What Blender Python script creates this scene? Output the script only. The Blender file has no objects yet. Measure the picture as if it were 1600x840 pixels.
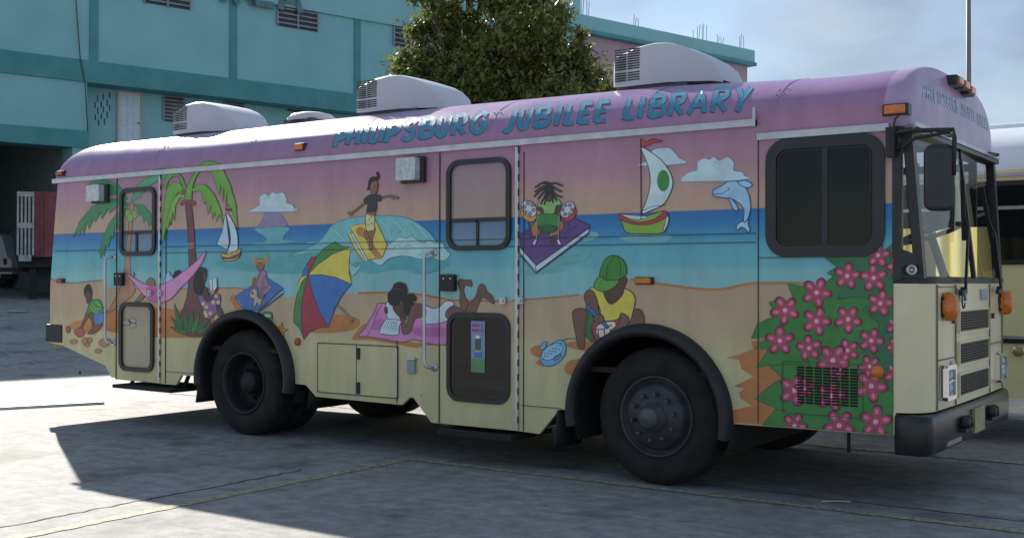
import bpy, math, random
import numpy as np
from mathutils import Vector, Matrix
from mathutils.geometry import tessellate_polygon
random.seed(7)
SC = bpy.context.scene

# ------------------------------------------------------------------ camera
F_PX, PITCH, ROLL, YAW = 1740.25, 0.0090733, -0.0021745, 0.61295
CAM = Vector((0.0, -7.2165, 1.5))
_c, _s = math.cos(YAW), math.sin(YAW)
_F = Vector((-_s, _c, 0)); _R = Vector((_c, _s, 0)); _U = Vector((0, 0, 1))
F2 = _F * math.cos(PITCH) + _U * math.sin(PITCH)
U2 = _U * math.cos(PITCH) - _F * math.sin(PITCH)
RX = _R * math.cos(ROLL) - U2 * math.sin(ROLL)
UX = _R * math.sin(ROLL) + U2 * math.cos(ROLL)
cam_d = bpy.data.cameras.new('camera'); cam = bpy.data.objects.new('camera', cam_d)
SC.collection.objects.link(cam); SC.camera = cam
cam_d.sensor_width = 36.0; cam_d.lens = F_PX / 1600 * 36.0
cam_d.clip_start = 0.1; cam_d.clip_end = 2000
M = Matrix((RX, UX, -F2)).transposed().to_4x4(); M.translation = CAM
cam.matrix_world = M

# ------------------------------------------------------------------ sky, sun, exposure
SUN_DIR = Vector((-0.86, 0.51, 0)).normalized()
SUN_EL = math.radians(29)
world = bpy.data.worlds.new('World'); SC.world = world; world.use_nodes = True
nt = world.node_tree; nt.nodes.clear()
def _n(t, ty, **k):
    n = t.nodes.new(ty)
    for a, b in k.items(): setattr(n, a, b)
    return n
sky = _n(nt, 'ShaderNodeTexSky', sky_type='NISHITA', sun_disc=False, sun_elevation=SUN_EL,
         sun_rotation=math.atan2(SUN_DIR.x, SUN_DIR.y), air_density=1.0, dust_density=0.4, ozone_density=1.2)
tc = _n(nt, 'ShaderNodeTexCoord'); mp = _n(nt, 'ShaderNodeMapping'); mp.inputs['Scale'].default_value = (1.6, 1.6, 3.6)
nz = _n(nt, 'ShaderNodeTexNoise'); nz.inputs['Scale'].default_value = 1.7; nz.inputs['Detail'].default_value = 6; nz.inputs['Roughness'].default_value = .52
rp = _n(nt, 'ShaderNodeValToRGB'); rp.color_ramp.elements[0].position = .34; rp.color_ramp.elements[1].position = .62
mx = _n(nt, 'ShaderNodeMix', data_type='RGBA'); mx.inputs[7].default_value = (2.7, 3.3, 4.5, 1)
cz = _n(nt, 'ShaderNodeTexNoise'); cz.inputs['Scale'].default_value = 2.6; cz.inputs['Detail'].default_value = 5; cz.inputs['Roughness'].default_value = .5
cr_ = _n(nt, 'ShaderNodeValToRGB'); cr_.color_ramp.elements[0].position = .36; cr_.color_ramp.elements[1].position = .66
cr_.color_ramp.elements[0].color = (.36, .48, .70, 1); cr_.color_ramp.elements[1].color = (.82, .94, 1.06, 1)
cm_ = _n(nt, 'ShaderNodeVectorMath', operation='SCALE'); cm_.inputs['Scale'].default_value = 4.9
nt.links.new(mp.outputs[0], cz.inputs['Vector']); nt.links.new(cz.outputs['Fac'], cr_.inputs[0]); nt.links.new(cr_.outputs[0], cm_.inputs[0]); nt.links.new(cm_.outputs[0], mx.inputs[7])
mfac = _n(nt, 'ShaderNodeMath', operation='MULTIPLY'); mfac.inputs[1].default_value = .9
bg = _n(nt, 'ShaderNodeBackground'); bg.inputs['Strength'].default_value = 0.05
wo = _n(nt, 'ShaderNodeOutputWorld')
for a, b in ((tc.outputs['Generated'], mp.inputs[0]), (mp.outputs[0], nz.inputs['Vector']), (nz.outputs['Fac'], rp.inputs[0]),
             (rp.outputs[0], mfac.inputs[0]), (mfac.outputs[0], mx.inputs[0]), (sky.outputs[0], mx.inputs[6]), (mx.outputs[2], bg.inputs[0]), (bg.outputs[0], wo.inputs[0])):
    nt.links.new(a, b)
sun_d = bpy.data.lights.new('sun', 'SUN'); sun_d.energy = 3.2; sun_d.angle = math.radians(.53); sun_d.color = (1.0, .95, .86)
sun = bpy.data.objects.new('sun', sun_d); SC.collection.objects.link(sun); sun.location = (-30, 18, 30)
to_sun = Vector((SUN_DIR.x * math.cos(SUN_EL), SUN_DIR.y * math.cos(SUN_EL), math.sin(SUN_EL)))
sun.rotation_euler = to_sun.to_track_quat('Z', 'Y').to_euler()
vs = SC.view_settings
vs.view_transform = 'Standard'; vs.look = 'None'; vs.gamma = 1.0; vs.use_curve_mapping = False
vs.exposure = 1.47
SC.render.engine = 'CYCLES'
SC.cycles.max_bounces = 8; SC.cycles.transparent_max_bounces = 12

# ------------------------------------------------------------------ pixel -> place
def ray(px, py):
    return F2 + RX * ((px - 800) / F_PX) + UX * ((420 - py) / F_PX)
def onY(px, py, Y=0.0):
    v = ray(px, py); return CAM + v * ((Y - CAM.y) / v.y)
def onX(px, py, X):
    v = ray(px, py); return CAM + v * ((X - CAM.x) / v.x)
def onZ(px, py, Z=0.0):
    v = ray(px, py); return CAM + v * ((Z - CAM.z) / v.z)
def onP(px, py, P, n):
    v = ray(px, py); return CAM + v * ((P - CAM).dot(n) / v.dot(n))

# ------------------------------------------------------------------ materials
GAIN = 1.45
def lin(c):
    c /= 255.0
    return c / 12.92 if c <= .04045 else ((c + .055) / 1.055) ** 2.4
def C(r, g, b, k=GAIN):
    r, g, b = lin(r), lin(g), lin(b); y = .3 * r + .55 * g + .15 * b; d = .12       # pulls every colour slightly towards grey
    return tuple(min((c + (y - c) * d) * k * f, .9) for c, f in ((r, 1.), (g, 1.), (b, .97))) + (1.0,)
MATS = {}
def mat(name, col, rough=.5, metal=0., var=.12, scale=6., bump=0., coat=0., spec=.5):
    if name in MATS: return MATS[name]
    m = bpy.data.materials.new(name); m.use_nodes = True
    t = m.node_tree; b = t.nodes['Principled BSDF']
    b.inputs['Roughness'].default_value = rough; b.inputs['Metallic'].default_value = metal
    b.inputs['Coat Weight'].default_value = coat; b.inputs['Specular IOR Level'].default_value = spec
    b.inputs['Base Color'].default_value = col
    if var or bump:
        x = _n(t, 'ShaderNodeTexCoord'); z = _n(t, 'ShaderNodeTexNoise'); z.inputs['Scale'].default_value = scale; z.inputs['Detail'].default_value = 5
        t.links.new(x.outputs['Object'], z.inputs['Vector'])
        if var:
            mr = _n(t, 'ShaderNodeMapRange'); mr.inputs[1].default_value = .3; mr.inputs[2].default_value = .7
            mr.inputs[3].default_value = 1 - var; mr.inputs[4].default_value = 1 + var
            mm = _n(t, 'ShaderNodeVectorMath', operation='SCALE'); mm.inputs[0].default_value = col[:3]
            t.links.new(z.outputs['Fac'], mr.inputs[0]); t.links.new(mr.outputs[0], mm.inputs['Scale']); t.links.new(mm.outputs[0], b.inputs['Base Color'])
        if bump:
            bp = _n(t, 'ShaderNodeBump'); bp.inputs['Strength'].default_value = bump; bp.inputs['Distance'].default_value = .02
            t.links.new(z.outputs['Fac'], bp.inputs['Height']); t.links.new(bp.outputs[0], b.inputs['Normal'])
    MATS[name] = m
    return m
def glass(name, tint=(.9, .95, .95, 1), refl=.12, rough=.02):
    m = bpy.data.materials.new(name); m.use_nodes = True; t = m.node_tree; t.nodes.clear()
    o = _n(t, 'ShaderNodeOutputMaterial'); mxs = _n(t, 'ShaderNodeMixShader'); tr = _n(t, 'ShaderNodeBsdfTransparent'); gl = _n(t, 'ShaderNodeBsdfGlossy')
    fr = _n(t, 'ShaderNodeLayerWeight'); fr.inputs['Blend'].default_value = .25
    mr = _n(t, 'ShaderNodeMapRange'); mr.inputs[3].default_value = refl * .6; mr.inputs[4].default_value = min(1, refl * 2.4)
    tr.inputs[0].default_value = tint; gl.inputs['Roughness'].default_value = rough
    t.links.new(fr.outputs['Fresnel'], mr.inputs[0]); t.links.new(mr.outputs[0], mxs.inputs[0])
    t.links.new(tr.outputs[0], mxs.inputs[1]); t.links.new(gl.outputs[0], mxs.inputs[2]); t.links.new(mxs.outputs[0], o.inputs[0])
    return m

# ------------------------------------------------------------------ mesh builder
class MB:
    def __init__(s): s.v = []; s.f = []; s.m = []; s.sm = []
    def add(s, vs, fs, m=0, sm=False):
        o = len(s.v); s.v += [tuple(p) for p in vs]
        for f in fs: s.f.append([i + o for i in f]); s.m.append(m); s.sm.append(sm)
        return s
    def box(s, x0, x1, y0, y1, z0, z1, m=0):
        vs = [(x, y, z) for x in (x0, x1) for y in (y0, y1) for z in (z0, z1)]
        return s.add(vs, [(0, 1, 3, 2), (4, 6, 7, 5), (0, 4, 5, 1), (2, 3, 7, 6), (0, 2, 6, 4), (1, 5, 7, 3)], m)
    def bar(s, a, b, w, h, up=(0, 0, 1), m=0):
        a = Vector(a); b = Vector(b); d = (b - a).normalized(); u = Vector(up)
        r = d.cross(u)
        if r.length < 1e-4: r = d.cross(Vector((1, 0, 0)))
        r.normalize(); u = r.cross(d).normalized()
        vs = [p + r * (w / 2 * i) + u * (h / 2 * j) for p in (a, b) for i, j in ((-1, -1), (1, -1), (1, 1), (-1, 1))]
        return s.add(vs, [(0, 3, 2, 1), (4, 5, 6, 7), (0, 1, 5, 4), (1, 2, 6, 5), (2, 3, 7, 6), (3, 0, 4, 7)], m)
    def tube(s, path, r, n=8, m=0, cap=True):
        P = [Vector(p) for p in path]; rr = r if isinstance(r, (list, tuple)) else [r] * len(P)
        vs = []; fs = []; pu = None
        for i, p in enumerate(P):
            d = (P[min(i + 1, len(P) - 1)] - P[max(i - 1, 0)]).normalized()
            u = pu if pu else (Vector((0, 0, 1)) if abs(d.z) < .9 else Vector((1, 0, 0)))
            a = d.cross(u).normalized(); u = a.cross(d).normalized(); pu = u
            for k in range(n):
                t = 2 * math.pi * k / n; vs.append(p + a * (rr[i] * math.cos(t)) + u * (rr[i] * math.sin(t)))
        for i in range(len(P) - 1):
            for k in range(n): fs.append((i * n + k, i * n + (k + 1) % n, (i + 1) * n + (k + 1) % n, (i + 1) * n + k))
        s.add(vs, fs, m, True)
        if cap:
            o = len(s.v) - len(vs)
            s.f.append([o + k for k in range(n)][::-1]); s.m.append(m); s.sm.append(False)
            s.f.append([o + (len(P) - 1) * n + k for k in range(n)]); s.m.append(m); s.sm.append(False)
        return s
    def lathe(s, prof, c, ax=(0, -1, 0), n=40, m=0, sm=True):
        ax = Vector(ax).normalized(); c = Vector(c); a = ax.orthogonal().normalized(); b = ax.cross(a)
        vs = []; fs = []
        for r, h in prof:
            for k in range(n):
                t = 2 * math.pi * k / n; vs.append(c + ax * h + a * (r * math.cos(t)) + b * (r * math.sin(t)))
        for i in range(len(prof) - 1):
            for k in range(n): fs.append((i * n + k, i * n + (k + 1) % n, (i + 1) * n + (k + 1) % n, (i + 1) * n + k))
        return s.add(vs, fs, m, sm)
    def prism(s, rings, y0, y1, m=0):
        """rings of (x,z); first outer, others holes; front cap at y0, back at y1"""
        V = [Vector((x, z, 0)) for r in rings for x, z in r]
        tri = tessellate_polygon([[Vector((x, z, 0)) for x, z in r] for r in rings])
        n = len(V)
        s.add([(p.x, y0, p.y) for p in V] + [(p.x, y1, p.y) for p in V], [tuple(t) for t in tri] + [tuple(i + n for i in t[::-1]) for t in tri], m)
        o = 0
        for r in rings:
            k = len(r)
            b = [(x, y0, z) for x, z in r] + [(x, y1, z) for x, z in r]
            s.add(b, [(i, (i + 1) % k, k + (i + 1) % k, k + i) for i in range(k)], m)
        return s
    def grid(s, rows, m=0, sm=True, close=False):
        n = len(rows[0]); vs = [p for r in rows for p in r]; fs = []
        for i in range(len(rows) - 1):
            for k in range(n if close else n - 1): fs.append((i * n + k, i * n + (k + 1) % n, (i + 1) * n + (k + 1) % n, (i + 1) * n + k))
        return s.add(vs, fs, m, sm)
    def build(s, name, mats, parent=None, bevel=0):
        me = bpy.data.meshes.new(name); me.from_pydata(s.v, [], s.f)
        if not isinstance(mats, (list, tuple)): mats = [mats]
        for x in mats: me.materials.append(x)
        me.polygons.foreach_set('material_index', s.m); me.polygons.foreach_set('use_smooth', s.sm); me.update()
        import bmesh
        bm = bmesh.new(); bm.from_mesh(me); bmesh.ops.recalc_face_normals(bm, faces=bm.faces); bm.to_mesh(me); bm.free()
        o = bpy.data.objects.new(name, me); SC.collection.objects.link(o)
        if parent: adopt(o, parent)
        if bevel:
            b = o.modifiers.new('bevel', 'BEVEL'); b.width = bevel; b.segments = 2; b.limit_method = 'ANGLE'; b.angle_limit = math.radians(40)
        return o
def adopt(o, p):
    o.parent = p
    o.matrix_parent_inverse = Matrix.Identity(4) if p.data else Matrix.Translation(-p.location)
    return o
def tag(o, label=None, cat=None, group=None, kind=None):
    for k, v in (('label', label), ('category', cat), ('group', group), ('kind', kind)):
        if v: o[k] = v
    return o
def thing(name, loc, label, cat, group=None):
    o = bpy.data.objects.new(name, None); SC.collection.objects.link(o); o.location = loc; o.empty_display_size = .2
    return tag(o, label, cat, group)
def rrect(x0, x1, z0, z1, r, n=6):
    p = []
    for cx, cz, a in ((x1 - r, z0 + r, -90), (x1 - r, z1 - r, 0), (x0 + r, z1 - r, 90), (x0 + r, z0 + r, 180)):
        for i in range(n + 1):
            t = math.radians(a + 90 * i / n); p.append((cx + r * math.cos(t), cz + r * math.sin(t)))
    return p
# ------------------------------------------------------------------ ground
def facade():
    a = (2900 - 800) / F_PX; u = (_F + _R * a).normalized(); n = Vector((u.y, -u.x, 0))
    v = ray(200, 436); P = CAM + v * 40
    if (CAM - P).dot(n) < 0: n = -n
    return P, u, n
FPT, FU, FN = facade()
def gz(x, y):                       # the yard climbs towards the warehouse
    q = (Vector((x, y, 0)) - Vector((FPT.x, FPT.y, 0))).dot(FN)
    return max(0.0, min(1.9, (20.0 - q) * .042)) * min(1, max(0, (20 - q) / 3 + .2)) if q < 20 else 0.0
def ground_mat():
    m = bpy.data.materials.new('worn_concrete'); m.use_nodes = True; t = m.node_tree; b = t.nodes['Principled BSDF']
    x = _n(t, 'ShaderNodeTexCoord')
    def noise(sc, de, ro=.55):
        z = _n(t, 'ShaderNodeTexNoise'); z.inputs['Scale'].default_value = sc; z.inputs['Detail'].default_value = de; z.inputs['Roughness'].default_value = ro
        t.links.new(x.outputs['Object'], z.inputs['Vector']); return z
    n1 = noise(.55, 6, .6); n2 = noise(7, 7, .65); n3 = noise(90, 3)
    def ramp(src, a, b_, c0, c1):
        r = _n(t, 'ShaderNodeValToRGB'); r.color_ramp.elements[0].position = a; r.color_ramp.elements[1].position = b_
        r.color_ramp.elements[0].color = c0; r.color_ramp.elements[1].color = c1; t.links.new(src, r.inputs[0]); return r
    r1 = ramp(n1.outputs['Fac'], .3, .72, (.30, .295, .29, 1), (.42, .412, .40, 1))
    r2 = ramp(n2.outputs['Fac'], .32, .62, (.62, .62, .63, 1), (1.06, 1.05, 1.02, 1))
    r3 = ramp(n3.outputs['Fac'], .3, .7, (.82, .82, .82, 1), (1.12, 1.12, 1.12, 1))
    # oil and tyre stains
    v = noise(1.3, 3, .5); rs = ramp(v.outputs['Fac'], .56, .68, (1, 1, 1, 1), (.52, .51, .5, 1))
    m1 = _n(t, 'ShaderNodeMix', data_type='RGBA', blend_type='MULTIPLY'); m1.inputs[0].default_value = 1
    m2 = _n(t, 'ShaderNodeMix', data_type='RGBA', blend_type='MULTIPLY'); m2.inputs[0].default_value = 1
    m3 = _n(t, 'ShaderNodeMix', data_type='RGBA', blend_type='MULTIPLY'); m3.inputs[0].default_value = .8
    t.links.new(r1.outputs[0], m1.inputs[6]); t.links.new(r2.outputs[0], m1.inputs[7])
    t.links.new(m1.outputs[2], m2.inputs[6]); t.links.new(r3.outputs[0], m2.inputs[7])
    t.links.new(m2.outputs[2], m3.inputs[6]); t.links.new(rs.outputs[0], m3.inputs[7]); t.links.new(m3.outputs[2], b.inputs['Base Color'])
    n4 = noise(38, 4, .7); r4 = ramp(n4.outputs['Fac'], .62, .70, (1, 1, 1, 1), (.45, .45, .46, 1)); m4 = _n(t, 'ShaderNodeMix', data_type='RGBA', blend_type='MULTIPLY'); m4.inputs[0].default_value = .8
    mpx = _n(t, 'ShaderNodeMapping'); mpx.inputs['Scale'].default_value = (.5, 3.2, 1); mpx.inputs['Rotation'].default_value = (0, 0, .5); t.links.new(x.outputs['Object'], mpx.inputs[0]); n5 = noise(3.0, 8, .7); t.links.new(mpx.outputs[0], n5.inputs['Vector'])
    r5 = ramp(n5.outputs['Fac'], .35, .6, (.78, .78, .80, 1), (1.05, 1.05, 1.04, 1)); m5 = _n(t, 'ShaderNodeMix', data_type='RGBA', blend_type='MULTIPLY'); m5.inputs[0].default_value = .8
    t.links.new(m3.outputs[2], m4.inputs[6]); t.links.new(r4.outputs[0], m4.inputs[7]); t.links.new(m4.outputs[2], m5.inputs[6]); t.links.new(r5.outputs[0], m5.inputs[7]); t.links.new(m5.outputs[2], b.inputs['Base Color'])
    b.inputs['Roughness'].default_value = .82
    ad = _n(t, 'ShaderNodeMath', operation='ADD'); t.links.new(n2.outputs['Fac'], ad.inputs[0]); t.links.new(n3.outputs['Fac'], ad.inputs[1])
    bp = _n(t, 'ShaderNodeBump'); bp.inputs['Strength'].default_value = .35; bp.inputs['Distance'].default_value = .015
    t.links.new(ad.outputs[0], bp.inputs['Height']); t.links.new(bp.outputs[0], b.inputs['Normal'])
    return m
def axis(a, b, fine0, fine1, step):
    p = [a, a * .5 + fine0 * .5, fine0]
    x = fine0
    while x < fine1: x += step; p.append(x)
    return p + [b * .4 + fine1 * .6, b]
gx = axis(-500, 500, -75, 45, 1.5); gy = axis(-400, 600, -22, 80, 1.5)
mb = MB(); mb.grid([[(x, y, gz(x, y)) for x in gx] for y in gy])
tag(mb.build('ground', ground_mat()), kind='structure')

Y_LINE = mat('worn_yellow_paint', (.35, .31, .19, 1), .8, var=.55, scale=22)
def strip(name, a, b, w, m, z=.004, wob=0., n=40, parent=None):
    a = Vector((a[0], a[1], 0)); b = Vector((b[0], b[1], 0)); d = (b - a).normalized(); r = Vector((-d.y, d.x, 0)); rows = []
    for i in range(n + 1):
        p = a.lerp(b, i / n) + r * (random.uniform(-wob, wob)); ww = w * random.uniform(.75, 1.1)
        rows.append([(p + r * ww / 2 + Vector((0, 0, z + gz(p.x, p.y)))), (p - r * ww / 2 + Vector((0, 0, z + gz(p.x, p.y))))])
    return MB().grid(rows, sm=False).build(name, m)
for li_, (a, b) in enumerate((((-6.05, -9), (-6.04, -.1)), ((-6.04, -.11), (3.5, .07)), ((-6.0, 2.64), (4.5, 2.62)))):
    tag(strip('bay_marking', a, b, .10, Y_LINE, z=.004 + li_ * .0012, wob=.006, n=160), kind='structure')
CRK = mat('crack_dirt', (.045, .042, .04, 1), .9, var=.3, scale=20)
for a, b, w in (((-6.36, -9), (-6.38, -1.0), .018), ((-20, 4.4), (-16.6, 3.4), .02), ((-12, 2.1), (-9.2, 2.25), .035), ((-9.2, 2.25), (-3, 2.3), .02), ((-5.5, .28), (3.2, .33), .016),
                ((-18, 9), (-14.6, 5.2), .03), ((1.6, -9), (1.5, 6), .015), ((-13.5, -9), (-13.2, 1), .016)):
    tag(strip('pavement_crack', a, b, w, CRK, z=.003, wob=.02, n=120), kind='structure')

# loose litter
WB = mat('white_board', (.78, .78, .76, 1), .6, var=.04)
q = [onZ(-60, 616.5, .03), onZ(131, 608.5, .03), onZ(163, 627, .03), onZ(-60, 639, .03)]
mb = MB(); mb.add([p for p in q] + [p - Vector((0, 0, .026)) for p in q], [(0, 1, 2, 3), (7, 6, 5, 4)] + [(i, (i + 1) % 4, 4 + (i + 1) % 4, 4 + i) for i in range(4)])
tag(mb.build('board', WB), 'flat white board lying on the sunlit pavement by the bus rear', 'board')
def paper(px, py, w, d, label, rot):
    z = .01; p = onZ(px, py, 0)
    for _ in range(6): p = onZ(px, py, gz(p.x, p.y))
    rows = [[(p.x + (i / 3 - .5) * w * math.cos(rot) - (j / 3 - .5) * d * math.sin(rot), p.y + (i / 3 - .5) * w * math.sin(rot) + (j / 3 - .5) * d * math.cos(rot), gz(p.x, p.y) + .012 + random.uniform(0, .02)) for i in range(4)] for j in range(4)]
    o = MB().grid(rows, sm=False).build('paper_scrap', WB); so = o.modifiers.new('s', 'SOLIDIFY'); so.thickness = .002
    tag(o, label, 'paper')
paper(25, 516, .55, .35, 'white paper scrap lying on shaded pavement left of the bus', .4)
p = onZ(1306, 786, 0)
tag(MB().tube([(p.x - .08, p.y - .05, .012), (p.x - .02, p.y, .016), (p.x + .08, p.y + .06, .012)], .006, 6).build('twig', mat('pale_wood', (.5, .46, .4, 1), .7)), 'small pale twig on the pavement below the bush end of the bus', 'twig')
for i, (px, py) in enumerate(((125, 584),)):
    p = onZ(px, py, 0); mb = MB(); r = .018
    mb.lathe([(0, .05), (r * .7, .045), (r, .02), (r * .9, .0), (0, .0)], (p.x, p.y, 0.002), (0, 0, 1), 7, sm=False)
    tag(mb.build('pebble', CRK), ('dark pebble at the edge of the warehouse shadow', 'dark pebble just above the corner of the white board')[i], 'pebble')
# ------------------------------------------------------------------ the bookmobile
BUS = thing('library_bus', (-6.7, 1.22, 0), 'large library bus painted with a seaside mural and a mauve roof', 'bus')
XR, XF = -11.36, -2.10
def zt(X):
    return float(np.interp(X, [-11.4, -11, -8, -6, -4, -3.2, -2.6, -2.0], [3.06, 3.07, 3.095, 3.085, 3.055, 3.01, 2.965, 2.975]))
ZE = 2.575
def rp_(X): return float(np.interp(X, [-11.4, -10.6, -9.0, -3.2, -2.2], [4.2, 3.2, 2.6, 2.6, 3.3]))
def roofz(Y, X):
    return ZE + (zt(X) - ZE) * max(0, 1 - (abs(1.22 - Y) / 1.22) ** rp_(X)) ** .5
def roofY(z, X):
    a = (z - ZE) / (zt(X) - ZE)
    if a <= 0: return 0.0
    a = min(a, .999); return 1.22 - 1.22 * (1 - a * a) ** (1 / rp_(X))
def skin(px, py, off=0.):           # pixel -> bus flank, or the curve of the roof above the gutter
    p = onY(px, py, -off)
    if p.z > ZE:
        for _ in range(14):
            Y = roofY(p.z, p.x); q = onY(px, py, Y); p = p.lerp(q, .6)
        Y = p.y; X = p.x; e = .004
        nrm = Vector((0, -(roofz(Y + e, X) - roofz(Y - e, X)), 2 * e)).normalized()
        p = p + nrm * off
    return p

def body_mat(name, grey=0., rough=.28):
    m = bpy.data.materials.new(name); m.use_nodes = True; t = m.node_tree; b = t.nodes['Principled BSDF']
    x = _n(t, 'ShaderNodeTexCoord'); s = _n(t, 'ShaderNodeSeparateXYZ'); t.links.new(x.outputs['Object'], s.inputs[0])
    def ramp(stops):
        mr = _n(t, 'ShaderNodeMapRange'); mr.inputs[1].default_value = .3; mr.inputs[2].default_value = 3.1
        r = _n(t, 'ShaderNodeValToRGB'); e = r.color_ramp.elements
        for i, (z, c) in enumerate(stops):
            p = (z - .3) / 2.8
            el = e[i] if i < 2 else e.new(p)
            el.position = p; el.color = C(*c)
        t.links.new(s.outputs['Z'], mr.inputs[0]); t.links.new(mr.outputs[0], r.inputs[0]); return r
    up = ramp([(1.2, (128, 182, 188)), (1.55, (116, 178, 184)), (1.60, (92, 170, 180)), (1.74, (78, 165, 182)), (1.80, (48, 145, 182)), (1.9, (24, 118, 178)), (1.986, (22, 104, 168)), (1.990, (186, 150, 124)),
               (2.12, (180, 144, 130)), (2.3, (170, 126, 138)), (2.5, (160, 112, 140)), (2.62, (156, 110, 142)), (2.75, (142, 104, 146)), (2.9, (130, 99, 148)), (3.05, (134, 106, 150))])
    dn = ramp([(.3, (184, 176, 128)), (.95, (186, 175, 130)), (1.1, (180, 157, 122)), (1.5, (176, 144, 120))])
    fc = _n(t, 'ShaderNodeFloatCurve'); mrx = _n(t, 'ShaderNodeMapRange'); mrx.inputs[1].default_value = -11.5; mrx.inputs[2].default_value = -2.0
    t.links.new(s.outputs['X'], mrx.inputs[0]); t.links.new(mrx.outputs[0], fc.inputs['Value'])
    cv = fc.mapping.curves[0]; pts = []
    for px, py in SAND:
        w = onY(px, py); pts.append(((w.x + 11.5) / 9.5, (w.z - 1.2) / .5))
    cv.points[0].location = (0, pts[0][1]); cv.points[1].location = (1, pts[-1][1])
    for p in pts: cv.points.new(*p)
    fc.mapping.update()
    zs = _n(t, 'ShaderNodeMath', operation='MULTIPLY_ADD'); zs.inputs[1].default_value = .5; zs.inputs[2].default_value = 1.2; t.links.new(fc.outputs[0], zs.inputs[0])
    lt = _n(t, 'ShaderNodeMath', operation='LESS_THAN'); t.links.new(s.outputs['Z'], lt.inputs[0]); t.links.new(zs.outputs[0], lt.inputs[1])
    mx = _n(t, 'ShaderNodeMix', data_type='RGBA'); t.links.new(lt.outputs[0], mx.inputs[0]); t.links.new(up.outputs[0], mx.inputs[6]); t.links.new(dn.outputs[0], mx.inputs[7])
    out = mx.outputs[2]
    nz = _n(t, 'ShaderNodeTexNoise'); nz.inputs['Scale'].default_value = 2.2; nz.inputs['Detail'].default_value = 7; nz.inputs['Roughness'].default_value = .65
    mpp = _n(t, 'ShaderNodeMapping'); mpp.inputs['Scale'].default_value = (2.2, 1, .7); t.links.new(x.outputs['Object'], mpp.inputs[0]); t.links.new(mpp.outputs[0], nz.inputs['Vector'])
    mr = _n(t, 'ShaderNodeMapRange'); mr.inputs[1].default_value = .3; mr.inputs[2].default_value = .7; mr.inputs[3].default_value = .84; mr.inputs[4].default_value = 1.08
    t.links.new(nz.outputs['Fac'], mr.inputs[0])
    sc = _n(t, 'ShaderNodeVectorMath', operation='SCALE'); t.links.new(out, sc.inputs[0]); t.links.new(mr.outputs[0], sc.inputs['Scale']); out = sc.outputs[0]
    if grey:
        g = _n(t, 'ShaderNodeMix', data_type='RGBA'); g.inputs[0].default_value = grey; g.inputs[7].default_value = C(125, 120, 124); t.links.new(out, g.inputs[6]); out = g.outputs[2]
    t.links.new(out, b.inputs['Base Color'])
    mr2 = _n(t, 'ShaderNodeMapRange'); mr2.inputs[3].default_value = rough - .08; mr2.inputs[4].default_value = rough + .14; t.links.new(nz.outputs['Fac'], mr2.inputs[0]); t.links.new(mr2.outputs[0], b.inputs['Roughness'])
    return m
SAND = [(79, 435), (95, 440.8), (118, 441.6), (142, 439), (160, 437.5), (166, 446), (182, 450), (260, 451), (334, 450), (375, 450), (420, 461), (439, 463.6), (480, 461), (560, 457.7), (605, 456.7), (650, 459), (686, 465), (716, 469), (785, 470),
        (800, 469), (863, 464.4), (905, 460), (940, 444), (985, 436), (1023, 441.7), (1060, 447), (1100, 451.4), (1130, 451), (1150, 447), (1180, 442), (1270, 442)]
BODY = body_mat('mural_paint'); FILM = body_mat('window_film', .5, .16)
CREAM = mat('cream_paint', C(204, 190, 152), .3, var=.06, scale=3, coat=.1)
BLACK = mat('black_rubber', (.018, .018, .02, 1), .5, var=.25, scale=12)
BLK2 = mat('black_trim', (.025, .027, .03, 1), .35, var=.2, scale=8)
TYRE = mat('tyre_rubber', (.017, .0155, .0145, 1), .85, var=.5, scale=9, bump=.1)
DISH = mat('dark_rim', (.016, .017, .02, 1), .6, .1, var=.4, scale=10)
RIM = mat('grey_rim', (.05, .052, .06, 1), .5, .3, var=.4, scale=10)
HUBM = mat('dusty_hub', (.10, .10, .11, 1), .5, .3, var=.3, scale=14)
ALU = mat('aluminium', (.56, .57, .60, 1), .35, .7, var=.12, scale=9)
CHROME = mat('chrome', (.8, .8, .82, 1), .08, 1, var=0)
AMBER = mat('amber_lens', (.75, .2, .02, 1), .15, var=.2, scale=40, coat=.5)
REDL = mat('red_lens', (.35, .02, .02, 1), .2, var=.2, scale=40, coat=.5)
LENS = mat('clear_lens', (.55, .6, .62, 1), .12, var=.25, scale=25, coat=.6)
DARKG = mat('tinted_glass', (.008, .011, .012, 1), .04, var=0, spec=.28)
SEAM = mat('seam_sealant', (.06, .06, .07, 1), .6, var=.2)
WHITEP = mat('white_plastic', (.62, .63, .66, 1), .4, var=.05, scale=4)
UNDER = mat('underbody', (.02, .02, .02, 1), .8, var=.3)
CABIN = mat('cabin_trim', (.32, .30, .25, 1), .6)
GLASS = glass('cab_glass', (.93, .97, .95, 1), .10)
DGLASS = glass('door_glass', (.42, .44, .46, 1), .08, .05)

def leaf_like(name, c):
    m = bpy.data.materials.new(name); m.use_nodes = True; t = m.node_tree; t.nodes.clear(); o = _n(t, 'ShaderNodeOutputMaterial'); a = _n(t, 'ShaderNodeBsdfDiffuse'); b = _n(t, 'ShaderNodeBsdfTranslucent'); x = _n(t, 'ShaderNodeMixShader'); x.inputs[0].default_value = .75
    a.inputs[0].default_value = c; b.inputs[0].default_value = c; t.links.new(a.outputs[0], x.inputs[1]); t.links.new(b.outputs[0], x.inputs[2]); t.links.new(x.outputs[0], o.inputs[0]); return m
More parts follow.
